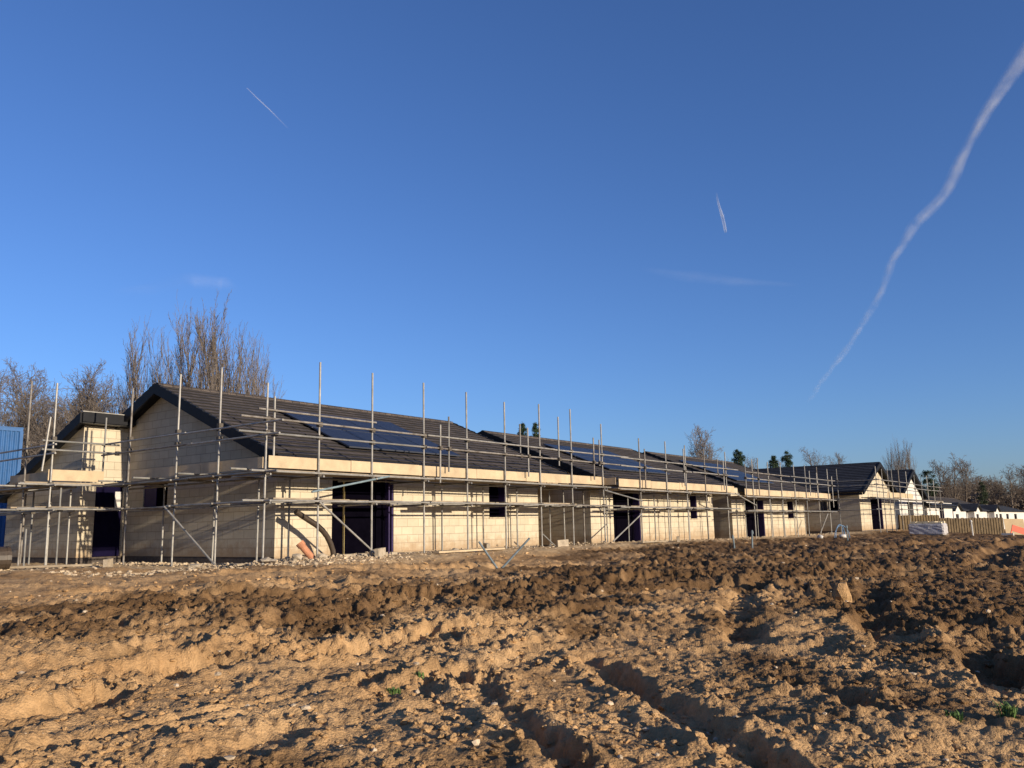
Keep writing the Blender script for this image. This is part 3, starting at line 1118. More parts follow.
def boards_x(root, x0, x1, y0, y1, z, name='platform_board'):
    n = max(1, round((y1 - y0) / .235))
    w = (y1 - y0) / n
    for k in range(n):
        x = x0
        first = True
        while x < x1 - .05:
            L = random.uniform(1.6, 3.8) if first else 3.9
            first = False
            e = min(x + L, x1)
            m = MB()
            dz = random.uniform(-.004, .004)
            m.box(x + .006, e - .006, y0 + k * w + .006, y0 + (k + 1) * w - .006, z + dz, z + .038 + dz)
            m.build(name, M['board'], root)
            x = e


def boards_y(root, y0, y1, x0, x1, z, name='platform_board'):
    n = max(1, round((x1 - x0) / .235))
    w = (x1 - x0) / n
    for k in range(n):
        y = y0
        first = True
        while y < y1 - .05:
            L = random.uniform(1.6, 3.8) if first else 3.9
            first = False
            e = min(y + L, y1)
            m = MB()
            dz = random.uniform(-.004, .004)
            m.box(x0 + k * w + .006, x0 + (k + 1) * w - .006, y + .006, e - .006, z + dz, z + .038 + dz)
            m.build(name, M['board'], root)
            y = e


def run_x(root, name, x0, x1, y, z, seg=6.0, mat=None, dz=0.):
    x = x0
    k = 0
    while x < x1 - .02:
        e = min(x + seg, x1)
        s = .055 * (k % 2)
        pole(root, name, (x - .12 * (k > 0), y - s, z + random.uniform(-.012, .012) + dz), (e, y - s, z + random.uniform(-.012, .012) + dz), mat)
        x = e
        k += 1


def toe_x(root, x0, x1, y, z0, z1, step=2.44):
    x = x0
    while x < x1 - .05:
        e = min(x + step, x1)
        j = random.uniform(-.008, .008)
        MB().box(x + .006, e - .006, y - .009 + j, y + .009 + j, z0 + random.uniform(-.008, .008), z1 + random.uniform(-.012, .012)).build('toe_board', M['toe'], root)
        x = e


OUT1, IN1 = 15.6, 16.72
sc = thing('scaffolding', (11.6, 15.6, 0), 'steel tube scaffolding wrapped round the nearest bungalow and its gable end', 'scaffolding', 'scaffolding along the houses')
ML, PLT, T0, T1, RA, RB = 1.44, 2.07, 2.175, 2.455, 2.94, 3.25
J = (ML, PLT, RA, RB)
tops = [(11.61, 4.07), (13.12, 4.76), (14.83, 4.73), (16.74, 4.71), (18.55, 4.66), (20.33, 4.56), (22.2, 4.69), (24.05, 4.71), (26.1, 4.37)]
for X, zt in tops:
    upright(sc, X, OUT1, -.05, zt, J)
for X in (13.17, 14.92, 16.54, 18.71, 20.64, 22.4, 24.15, 25.05, 26.35):
    mt = M['steelyellow'] if X == 14.92 else M['purple'] if X == 16.54 else None
    upright(sc, X, IN1 if X < 24.1 else IN1 - .1, -.05, 2.0 + random.uniform(-.08, .1), (ML,), mat=mt)
YL = OUT1 - .052
run_x(sc, 'ledger', 11.0, 27.6, YL, ML)
run_x(sc, 'ledger', 11.2, 27.4, YL, PLT + .02)
run_x(sc, 'ledger', 12.6, 26.6, IN1 - .05, ML)
run_x(sc, 'ledger', 12.6, 26.6, IN1 - .05, PLT - .02)
run_x(sc, 'guard_rail', 10.85, 27.7, YL, RA)
run_x(sc, 'guard_rail', 10.9, 27.9, YL, RB)
pole(sc, 'guard_rail', (11.4, 15.62, 3.47), (14.98, 15.62, 3.46))
for X, _ in tops:
    for z in (ML - .05, PLT - .05):
        pole(sc, 'transom', (X + .06, OUT1 - .12, z), (X + .06, IN1 + .2, z))
boards_x(sc, 11.75, 27.3, 15.70, 16.68, 2.105)
toe_x(sc, 11.72, 26.25, OUT1 + .05, T0, T1)
MB().box(26.262, 26.282, 15.19, 15.64, T0, T1 - .03).build('toe_board', M['toe'], sc)
# loose boards resting at the middle lift
for a, b, y, z in ((11.9, 13.6, 15.78, 1.475), (12.1, 14.4, 16.05, 1.475), (14.4, 16.5, 16.3, 1.475), (17.2, 19.4, 15.85, 1.475), (17.5, 20.9, 16.12, 1.475), (19.6, 22.6, 16.36, 1.475), (20.4, 24.2, 15.8, 1.475), (22.8, 24.9, 16.1, 1.475)):
    MB().box(a, b, y - .112, y + .112, z, z + .038).build('loose_board', M['board'], sc)
for X, z0, z1, y in ((11.9, 2.25, 3.8, OUT1 + .1), (17.28, 1.99, 3.59, YL - .05), (17.64, 2.3, 3.85, YL - .05), (21.1, 3.03, 3.94, YL + .02), (21.42, 2.3, 3.84, YL - .05), (23.15, 2.72, 4.35, YL - .05), (25.34, 2.33, 3.81, YL - .05), (25.73, 2.83, 3.76, YL - .05)):
    o = pole(sc, 'guard_post', (X, y, z0), (X + random.uniform(-.02, .02), y, z1))
    coupler(o, (X, y, min(RA, z1 - .1)))
YB = 15.5
pole(sc, 'brace', (13.06, YB - .02, 1.42), (15.13, YB - .02, -.02))
pole(sc, 'brace', (12.86, YB + .02, 1.65), (15.36, YB + .02, 2.1), M['steelblue'])
pole(sc, 'brace', (22.51, YB + .3, .52), (23.53, YB + .3, -.06))
# gable side
XO, XI = 11.6, 12.7
for Y, zt in ((17.36, 4.65), (19.13, 4.71), (21.36, 4.61)):
    upright(sc, XO, Y, -.05, zt, J)
for Y in (17.3, 19.12, 21.44):
    upright(sc, XI, Y, -.05, 2.02, (ML,))
for y0, y1, z in ((15.3, 19.4, ML - .01), (19.25, 22.75, ML - .03), (15.1, 18.6, PLT), (18.5, 22.75, PLT - .01)):
    pole(sc, 'ledger', (XO - .05, y0, z), (XO - .05, y1, z))
for y0, y1, z in ((15.05, 18.6, RA - .05), (18.4, 22.7, RA - .04), (14.95, 18.9, RB - .08), (18.7, 22.7, RB - .06)):
    pole(sc, 'guard_rail', (XO - .052, y0, z), (XO - .052, y1, z))
for z in (ML - .04, PLT - .04):
    pole(sc, 'ledger', (XI - .05, 16.9, z), (XI - .05, 23.2, z))
    for Y in (17.42, 19.2, 21.42):
        pole(sc, 'transom', (XO - .12, Y, z + .03), (XI + .15, Y, z + .03))
boards_y(sc, 15.75, 23.3, 11.68, 12.64, 2.1)
y = 15.75
while y < 21.3:
    e = min(y + 2.4, 21.4)
    MB().box(XO + .05, XO + .068, y + .006, e - .006, T0 - .01, T0 + .24).build('toe_board', M['toe'], sc)
    y = e
pole(sc, 'brace', (11.48, 19.37, 1.42), (11.48, 17.07, -.02))
for Y in (16.3, 18.4, 20.4, 22.1):
    o = pole(sc, 'transom', (11.2, Y, 2.17), (12.1, Y + .02, 2.17))

# lean-to scaffolding
s2 = thing('scaffolding', (10.2, 22.6, 0), 'steel tube scaffolding in front of the lean-to at the left edge', 'scaffolding', 'scaffolding along the houses')
for X, Y, zt in ((10.21, 22.58, 4.72), (10.2, 24.08, 4.95), (10.2, 26.3, 4.6)):
    upright(s2, X, Y, -.05, zt, J)
for X, Y in ((10.56, 22.75), (11.2, 23.55), (11.15, 24.6), (11.15, 26.2), (10.95, 25.2)):
    upright(s2, X, Y, -.05, 2.0, (ML,))
upright(s2, 9.75, 22.7, -.05, .95, ())
for z, nm in ((ML, 'ledger'), (PLT, 'ledger')):
    pole(s2, nm, (9.4, 22.54, z), (12.3, 22.54, z))
    pole(s2, nm, (10.15, 22.2, z - .03), (10.15, 28.6, z - .03))
    pole(s2, 'ledger', (11.15, 23.2, z - .02), (11.15, 28.6, z - .02))
    for Y in (22.7, 24.15, 26.2, 27.9):
        pole(s2, 'transom', (9.5, Y, z + .03), (11.5, Y, z + .03))
for z in (RA + .02, RB - .06):
    pole(s2, 'guard_rail', (9.9, 22.54, z), (11.95, 22.54, z))
    pole(s2, 'guard_rail', (10.14, 22.3, z - .1), (10.14, 28.6, z - .12))
boards_x(s2, 9.6, 11.66, 22.66, 23.55, 2.1)
boards_y(s2, 23.56, 28.5, 10.25, 11.2, 2.1)
toe_x(s2, 10.15, 11.62, 22.65, 2.175, 2.455)
MB().box(10.255, 10.275, 22.7, 25.1, 2.16, 2.42).build('toe_board', M['toe'], s2)
for X, z0, z1 in ((10.0, 2.4, 3.8),):
    pole(s2, 'guard_post', (9.93, 22.5, z0), (10.05, 22.5, z1))
pole(s2, 'guard_post', (11.62, 22.75, 2.1), (11.64, 22.75, 3.95))
for a, b, y in ((9.9, 11.4, 22.8), (10.6, 12.1, 23.05), (9.5, 10.6, 23.2)):
    MB().box(a, b, y - .11, y + .11, 1.475, 1.513).build('loose_board', M['board'], s2)
coupler(o, (11.9, 22.54, RA + .02))


def row_scaffold(label, xs, y, yin, zb, xin, x0, x1, toe, posts, braces, loose, rails=True):
    s = thing('scaffolding', (xs[0][0], y, zb), label, 'scaffolding', 'scaffolding along the houses')
    ml, pl, ra, rb = ML + zb, PLT + zb, RA + zb - .02, RB + zb - .04
    for X, zt in xs:
        upright(s, X, y, zb - .1, zt, (ml, pl, ra, rb))
        for z in (ml - .05, pl - .05):
            pole(s, 'transom', (X + .06, y - .12, z), (X + .06, yin + .2, z))
    for X in xin:
        upright(s, X, yin, zb - .1, zb + 2.0 + random.uniform(-.1, .1), (ml,))
    for z in (ml, pl + .02):
        run_x(s, 'ledger', x0, x1, y - .052, z)
        run_x(s, 'ledger', x0 + .4, x1 - .4, yin - .05, z - .03)
    for z in (ra, rb):
        run_x(s, 'guard_rail', x0 + .1, x1, y - .052, z)
    boards_x(s, x0 + .15, x1 - .15, y + .1, yin - .05, zb + 2.105)
    toe_x(s, toe[0], toe[1], y + .05, zb + T0, zb + T1)
    for X, z0, z1 in posts:
        o = pole(s, 'guard_post', (X, y - .1, z0), (X + random.uniform(-.02, .02), y - .1, z1))
        coupler(o, (X, y - .09, ra))
    for p, q in braces:
        pole(s, 'brace', p, q)
    for a, b, yy in loose:
        MB().box(a, b, yy - .112, yy + .112, zb + 1.475, zb + 1.513).build('loose_board', M['board'], s)
    return s


o = row_scaffold('steel tube scaffolding in front of the second bungalow', [(28.0, 3.95), (30.19, 3.98), (31.96, 3.94), (33.83, 3.9), (36.05, 3.91)], 15.15, 16.28, -.07,
             (27.4, 29.0, 31.2, 32.6, 34.4, 36.3), 26.4, 37.2, (26.5, 37.0),
             [(28.25, 2.1, 3.56), (31.6, 2.26, 3.77), (34.93, 2.83, 3.53), (35.55, 2.19, 3.47)],
             [((25.23, 15.05, 1.95), (27.92, 15.05, 1.61)), ((27.83, 15.05, 1.14), (25.69, 15.05, .2))], [(27.5, 29.9, 15.4), (29.0, 32.2, 15.65), (33.5, 36.4, 15.9)])
row_scaffold('steel tube scaffolding in front of the third bungalow', [(38.27, 3.68), (40.33, 3.64), (42.15, 3.73), (44.08, 3.67), (45.85, 3.75), (47.89, 3.73), (49.79, 3.7)], 14.8, 15.93, -.17,
             (38.9, 40.0, 41.5, 43.6, 45.2, 47.0, 48.8), 37.3, 51.0, (37.35, 50.3),
             [(37.2, 1.9, 3.39), (38.79, 2.0, 3.75), (46.27, 2.1, 3.44), (47.52, 2.1, 3.38), (50.24, 1.5, 3.28)],
             [((35.91, 14.7, 2.02), (38.28, 14.7, 1.53)), ((49.03, 14.7, 1.14), (47.43, 14.7, .1))], [(38.6, 41.8, 15.1), (43.5, 46.8, 15.4)])
s4 = thing('scaffolding', (54.9, 13.4, 0), 'steel tube scaffolding round the dark roofed gable fronted bungalow', 'scaffolding', 'scaffolding along the houses')
for X, Y, zt in ((54.9, 13.4, 4.0), (56.4, 13.4, 3.9), (57.87, 13.4, 3.95), (58.95, 13.4, 4.0), (60.8, 13.4, 4.05), (63.0, 13.4, 4.0), (54.5, 15.6, 3.95), (54.5, 17.6, 4.2)):
    upright(s4, X, Y, -.15, zt, (1.4, 2.05, 2.9, 3.2))
for z, nm in ((1.4, 'ledger'), (2.05, 'ledger'), (2.9, 'guard_rail'), (3.2, 'guard_rail')):
    run_x(s4, nm, 54.2, 64.9, 13.35, z)
    pole(s4, nm, (54.45, 13.1, z - .04), (54.45, 19.5, z - .04))
boards_x(s4, 55.0, 64.8, 13.5, 14.4, 2.1)
toe_x(s4, 57.6, 64.8, 13.46, 2.17, 2.48)
s5 = thing('scaffolding', (67, 13.6, 0), 'steel tube scaffolding round the white gable fronted bungalow', 'scaffolding', 'scaffolding along the houses')
for X, Y, zt in ((66.4, 13.6, 3.9), (68.6, 13.6, 3.8), (70.8, 13.6, 4.0), (73.0, 13.6, 3.7), (75.3, 13.6, 3.3)):
    upright(s5, X, Y, -.4, zt, (1.4, 2.05, 2.9))
for z, nm in ((1.4, 'ledger'), (2.05, 'ledger'), (2.9, 'guard_rail'), (3.2, 'guard_rail')):
    run_x(s5, nm, 65.8, 75.6, 13.55, z)
boards_x(s5, 66, 75.4, 13.7, 14.5, 2.1)

# ------------------------------------------------------------------ site odds and ends
# black drain pipe leaning on the wall by the first door
m = MB()
m.tube([(12.97, 16.22, 1.22), (13.18, 16.22, 1.11), (13.39, 16.21, 1.0), (13.60, 16.2, .89), (13.78, 16.2, .76), (13.92, 16.2, .62), (14.03, 16.2, .45), (14.11, 16.2, .28), (14.17, 16.2, .0)], .068, 12)
tag(m.build('drain_pipe', M['hose'], None, True), 'dark brown bent drain pipe leaning against the wall left of the widest doorway', 'pipe')

# clay pipe propped on a broken block
m = MB()
p0, p1 = Vector((12.72, 15.75, .50)), Vector((12.95, 15.55, .12))
dd = (p1 - p0)
m.tube([p0, p0 + dd * .22], .10, 14, caps=False)
m.tube([p0 + dd * .22, p0 + dd * 1.0], .082, 14, caps=True)
m.tube([p0, p0 + dd * .2], .075, 14, caps=False)
tag(m.build('clay_pipe', M['clay'], None, True), 'orange clay pipe tilted on the rubble below the nearest corner of the wall', 'pipe')


def chunk(x, y, s, label, name='concrete_lump', sq=.7, seed=0, zz=None, mat='concrete'):
    o = lumps(name, np.array([[0, 0, 0.]]), np.array([s]), M[mat], hi=True, seed=seed, squash=sq, angular=.8)
    o.location = (x, y, (gz(x, y) if zz is None else zz) + s * .4)
    return tag(o, label, 'rubble block', 'large broken lumps')


chunk(12.42, 15.45, .2, 'broken concrete lump just left of the tilted clay pipe', seed=3)
chunk(13.0, 15.35, .15, 'broken concrete lump just right of the tilted clay pipe', seed=13)
chunk(11.3, 15.0, .17, 'flat broken block at the foot of the corner scaffold pole', seed=4, sq=.45)
chunk(15.35, 15.9, .17, 'broken pale block lying in front of the widest doorway', seed=5)
chunk(17.6, 15.3, .13, 'small pale lump lying below the wall right of the widest doorway', seed=6)
chunk(10.9, 17.1, .14, 'broken pale block below the gable end', seed=7, sq=.5)
# the upright lit clod with its row of tread ribs
o = lumps('soil_lump', np.array([[0, 0, 0.]]), np.array([.125]), M['mud'], {'damp': np.array([.1])}, hi=True, seed=33, squash=1.9, angular=.7)
o.location = (12.75, 3.72, gz(12.75, 3.72) + .1)
tag(o, 'tall upright lump of yellow clay standing up in the dark mud at right', 'soil lump')

def plank(x, y, l, a, label, mat='toe', w_=.2):
    ca, sa = math.cos(a) * l / 2, math.sin(a) * l / 2
    z0, z1 = gz(x - ca, y - sa), gz(x + ca, y + sa)
    m = MB().bar((x - ca, y - sa, z0 + .06), (x + ca, y + sa, z1 + .06), w_, .045)
    tag(m.build('timber_plank', M[mat], None), label, 'plank', 'timber offcuts on the ground')


plank(17.6, 14.7, 2.9, .04, 'pale plank lying on the ground right behind the V shaped blue bars')
plank(11.5, 16.6, 1.9, 1.2, 'weathered plank lying on the rubble below the gable end', 'board')
plank(9.6, 21.4, 2.2, -.6, 'weathered plank lying on the ground before the lean-to doorway', 'board')
plank(27.4, 14.4, 2.4, .1, 'weathered plank lying before the recess after the nearest bungalow', 'board')


def loose_block(x, y, a, label):
    z = gz(x, y)
    m = MB().bar((x - .22 * math.cos(a), y - .22 * math.sin(a), z + .08), (x + .22 * math.cos(a), y + .22 * math.sin(a), z + .10), .1, .215)
    tag(m.build('loose_block', M['concrete'], None), label, 'block', 'loose blocks on the ground')


loose_block(14.6, 15.05, .4, 'loose block on the ground below the left edge of the widest doorway')
loose_block(18.9, 15.2, .9, 'loose block on the ground below the wall left of the small window')
loose_block(22.6, 15.1, -.3, 'loose block on the ground below the wall right of the small window')
loose_block(29.6, 14.5, .5, 'loose block on the ground before the second doorway in the row')
loose_block(10.8, 20.6, .8, 'loose block on the ground before the lean-to')
# pale blue bars sticking up in a V
zv = gz(14.4, 11.25) + .02
t = thing('marker_stake', (14.4, 11.25, zv), 'two pale blue bars stuck in the soil in a V before the nearest bungalow', 'stake')
pole(t, 'bar', (14.4, 11.25, zv - .1), (14.14, 11.59, zv + .53), M['teal'], .022)
pole(t, 'bar', (14.4, 11.25, zv - .1), (14.80, 10.72, zv + .58), M['teal'], .022)


def stake(x, y, h, lean, label, mat='teal', r=.03):
    z = gz(x, y)
    m = MB()
    m.tube([(x, y, z - .2), (x + lean, y, z + h)], r, 8)
    m.tube([(x + lean - .0, y, z + h - .12), (x + lean, y, z + h - .04)], r * 1.5, 8)
    tag(m.build('marker_stake', M[mat], None, True), label, 'stake', 'marker stakes in the soil')


stake(28.0, 11.0, .55, .1, 'short blue stake standing before the second recess, the taller of its pair')
stake(27.0, 11.2, .4, -.1, 'short blue stake standing before the second recess, the smaller of its pair')
stake(38.9, 10.9, .75, 0, 'blue stake standing before the third bungalow, beside the blue pipe loops')
stake(58.0, 8.9, 1.0, -.2, 'pale leaning stake standing in front of the fence', 'white', .045)

# coil of blue pipe
zc = gz(45.2, 13.0)
t = thing('pipe_coil', (45.2, 13.0, zc), 'loops of blue water pipe standing on the ground before the third bungalow', 'pipe coil')
for k, (dx, rr, tw) in enumerate(((0, .62, .1), (.25, .58, .4), (.5, .5, -.2))):
    m = MB()
    pts = []
    for q in range(25):
        a = math.pi * q / 24
        px, pz = rr * math.cos(a), rr * math.sin(a) * 1.15
        pts.append((45.2 + dx + px * math.cos(tw), 13.0 - px * math.sin(tw), zc - .05 + pz))
    m.tube(pts, .02, 8)
    m.build('pipe_loop', M['bluepipe'], t, True)
# white sack / sheet beside it
x, y = 44.2, 12.6
o = lumps('white_sack', np.array([[0, 0, 0.]]), np.array([.30]), M['white'], hi=True, seed=17, squash=.35, smooth=True, angular=.3)
o.scale = (1.5, .8, 1)
o.location = (x, y, gz(x, y) + .12)
tag(o, 'flat white sack lying beside the loops of blue pipe', 'sack')
x, y = 41.5, 12.9
o = lumps('white_bag', np.array([[0, 0, 0.]]), np.array([.18]), M['white'], hi=True, seed=19, squash=.8, smooth=True, angular=.5)
o.location = (x, y, gz(x, y) + .12)
tag(o, 'small crumpled white bag at the foot of a scaffold brace', 'bag')
MB
# wrapped pallet of stone
zb_ = gz(57.0, 11.2)
t = thing('block_pallet', (57.0, 11.2, zb_), 'pallet of stone blocks wrapped in grey polythene, in front of the fence', 'pallet')
m = MB()
for k in range(3): m.box(56.5, 57.9, 10.35 + k * .75, 10.45 + k * .75, zb_ - .05, zb_ + .07)
m.box(56.45, 57.95, 10.2, 12.2, zb_ + .073, zb_ + .1)
m.build('pallet', M['board'], t)
import bmesh
bm = bmesh.new()
bmesh.ops.create_cube(bm, size=1)
bmesh.ops.scale(bm, vec=(1.42, 1.95, .68), verts=bm.verts)
bmesh.ops.bevel(bm, geom=bm.edges[:], offset=.06, segments=3, affect='EDGES')
bmesh.ops.subdivide_edges(bm, edges=[e for e in bm.edges if e.calc_length() > .3], cuts=6, use_grid_fill=True)
for v in bm.verts:
    v.co += Vector((random.uniform(-1, 1), random.uniform(-1, 1), random.uniform(-1, 1))) * .014
me = bpy.data.meshes.new('wrap')
bm.to_mesh(me)
bm.free()
me.materials.append(M['wrap'])
w = bpy.data.objects.new('wrap', me)
COL.objects.link(w)
w.parent = t
w.location = (.2, 0, .45)
ORG[w] = ORG[t]
m = MB()
for i_ in range(4):
    for j_ in range(5):
        if random.random() < .8:
            a, b = 56.6 + i_ * .31, 10.32 + j_ * .36
            m.box(a, a + .28, b, b + .33, zb_ + .795, zb_ + .88 + random.uniform(-.02, .05))
m.build('stone_blocks', M['packtop'], t)

# timber fence
FA, FB = Vector((64.8, 14.5, 0)), Vector((69.6, 8.75, 0))
FD = (FB - FA).normalized()
FN = Vector((FD.y, -FD.x, 0))             # towards the field
FL = (FB - FA).length
ft = thing('timber_fence', (64.8, 14.5, -.5), 'low vertical timber slat fence in front of the white houses at right', 'fence')
m = MB()
u = 0
k = 0
while u < FL:
    h = .80 + random.uniform(-.02, .03) + (.22 if u < 2.9 else .0) - u * .012
    p = FA + FD * u + FN * (.0 if k % 2 else .032)
    q = p + FD * .105
    b_ = FN * .02
    m.hexa([(p.x, p.y, -.95), (q.x, q.y, -.95), (q.x - b_.x, q.y - b_.y, -.95), (p.x - b_.x, p.y - b_.y, -.95),
            (p.x, p.y, h), (q.x, q.y, h + random.uniform(-.01, .01)), (q.x - b_.x, q.y - b_.y, h), (p.x - b_.x, p.y - b_.y, h)])
    u += .098
    k += 1
m.build('slats', M['timber'], ft)
for z in (-.3, .3):
    m = MB().bar(FA - FN * .06 + Vector((0, 0, z)), FB - FN * .06 + Vector((0, 0, z - .08)), .04, .09)
    m.build('rail', M['timber'], ft)
u = .05
while u < FL + .2:
    p = FA + FD * u - FN * .14
    MB().bar((p.x, p.y, -.9), (p.x, p.y, .84 + (.22 if u < 2.9 else 0) - u * .012), .1, .1, (1, 0, 0)).build('post', M['timber'], ft)
    u += 1.79

# plywood sheet and orange barrier
t = thing('plywood_sheet', (70.1, 8.0, -.6), 'pale plywood sheet standing upright at the right end of the fence', 'board')
A_, B_ = Vector((69.72, 8.58, 0)), Vector((70.56, 7.45, 0))
k_ = Vector((.015, .01, 0))
m = MB().hexa([(A_.x, A_.y, -.72), (B_.x, B_.y, -.72), (B_.x + .02, B_.y + .014, -.72), (A_.x + .02, A_.y + .014, -.72),
               (A_.x + .12, A_.y + .08, .64), (B_.x + .12, B_.y + .08, .60), (B_.x + .14, B_.y + .094, .60), (A_.x + .14, A_.y + .094, .64)])
m.build('sheet', M['ply'], t)
MB().bar((69.85, 8.75, -.9), (69.85, 8.75, .72), .1, .1, (1, 0, 0)).build('post', M['timber'], t)
MB().bar((70.36, 7.95, .4), (71.3, 8.65, -.6), .07, .05).build('prop', M['timber'], t)
zo = gz(65.8, 7.3)
t = thing('barrier', (65.8, 7.3, zo), 'orange plastic site barrier toppled in front of the plywood sheet', 'barrier')
a, b = Vector((65.45, 7.70, zo + .52)), Vector((66.1, 6.87, zo + .16))
MB().bar(a, b, .06, .40).build('panel', M['orange'], t)
MB().bar((65.35, 7.85, zo - .05), (65.48, 7.68, zo + .45), .06, .06).build('leg', M['orange'], t)
MB().bar((66.05, 7.0, zo - .06), (66.06, 6.95, zo + .2), .06, .06).build('leg', M['orange'], t)
MB().box(65.0, 65.4, 7.6, 8.3, zo - .02, zo + .16).build('foot', M['white'], t)


# site cabins, two high
def cabin(z, label):
    t = thing('site_cabin', (10.9, 33.5, z), label, 'cabin', 'stacked blue site cabins')
    m = MB()
    x0, x1, y0, y1, h = 7.6, 14.0, 33.5, 36.0, 2.4
    n = 40
    for k in range(n):
        a = x0 + .1 + (x1 - x0 - .2) * k / n
        b = x0 + .1 + (x1 - x0 - .2) * (k + 1) / n
        q = (b - a) / 4
        for Y, s in ((y0, 1), (y1, -1)):
            P = [(a, Y), (a + q, Y), (a + 2 * q, Y + s * .04), (a + 3 * q, Y + s * .04), (b, Y)]
            for (ax, ay), (bx, by) in zip(P[:-1], P[1:]):
                m.poly([(ax, ay, z + .12), (bx, by, z + .12), (bx, by, z + h - .12), (ax, ay, z + h - .12)])
    m.poly([(x0 + .05, y0, z + .1), (x0 + .05, y1, z + .1), (x0 + .05, y1, z + h - .1), (x0 + .05, y0, z + h - .1)])
    m.poly([(x1 - .05, y0, z + .1), (x1 - .05, y1, z + .1), (x1 - .05, y1, z + h - .1), (x1 - .05, y0, z + h - .1)])
    m.build('body', M['cabin'], t)
    m = MB()
    for zz in (z, z + h - .12):
        m.box(x0, x1, y0 - .02, y0 + .1, zz, zz + .119)
        m.box(x0, x1, y1 - .1, y1 + .02, zz, zz + .119)
    for xx in (x0 - .01, x1 - .11):
        for yy_ in (y0 - .03, y1 - .09):
            m.box(xx, xx + .12, yy_, yy_ + .12, z + .12, z + h - .121)
    m.build('frame', M['cabin'], t)
    MB().box(x0 - .02, x1 + .02, y0 - .03, y1 + .03, z + h - .0, z + h + .03).build('roof', M['cabin'], t)


cabin(-.08, 'lower of the two stacked blue steel site cabins at the left edge')
cabin(2.36, 'upper of the two stacked blue steel site cabins at the left edge')
m = MB()
m.tube([(8.3, 21.6, .28), (8.9, 21.5, .28)], .26, 16)
m.tube([(8.33, 21.6, .28), (8.38, 21.59, .28)], .275, 16)
m.tube([(8.82, 21.52, .28), (8.87, 21.51, .28)], .275, 16)
tag(m.build('drum', M['hose'], None, False), 'dark brown drum lying on its side below the blue cabins', 'drum')


# weeds
def tuft(x, y, n, h, label):
    z = gz(x, y)
    m = MB()
    for k in range(n):
        a = random.uniform(0, 2 * math.pi)
        l = h * random.uniform(.5, 1)
        sp = random.uniform(.15, .8) * l
        w_ = .006
        bx, by = x + random.uniform(-.05, .05), y + random.uniform(-.05, .05)
        ca, sa = math.cos(a), math.sin(a)
        mid = (bx + ca * sp * .4, by + sa * sp * .4, z + l * .6)
        tip = (bx + ca * sp, by + sa * sp, z + l * .85)
        m.poly([(bx - sa * w_, by + ca * w_, z - .02), (bx + sa * w_, by - ca * w_, z - .02), (mid[0] + sa * w_, mid[1] - ca * w_, mid[2]), (mid[0] - sa * w_, mid[1] + ca * w_, mid[2])])
        m.poly([(mid[0] - sa * w_, mid[1] + ca * w_, mid[2]), (mid[0] + sa * w_, mid[1] - ca * w_, mid[2]), tip])
    tag(m.build('weed_tuft', M['blade'], None), label, 'weed', 'green weeds in the soil')


tuft(6.85, .96, 60, .13, 'spiky green weed at the right edge of the field')
tuft(6.6, 1.25, 35, .07, 'low green weed just left of the spiky weed at the right edge')
tuft(4.95, 4.95, 40, .06, 'low green weed between the ruts in the middle of the foreground')
tuft(5.3, 5.0, 25, .05, 'tiny green weed beside the deep rut in the middle of the foreground')

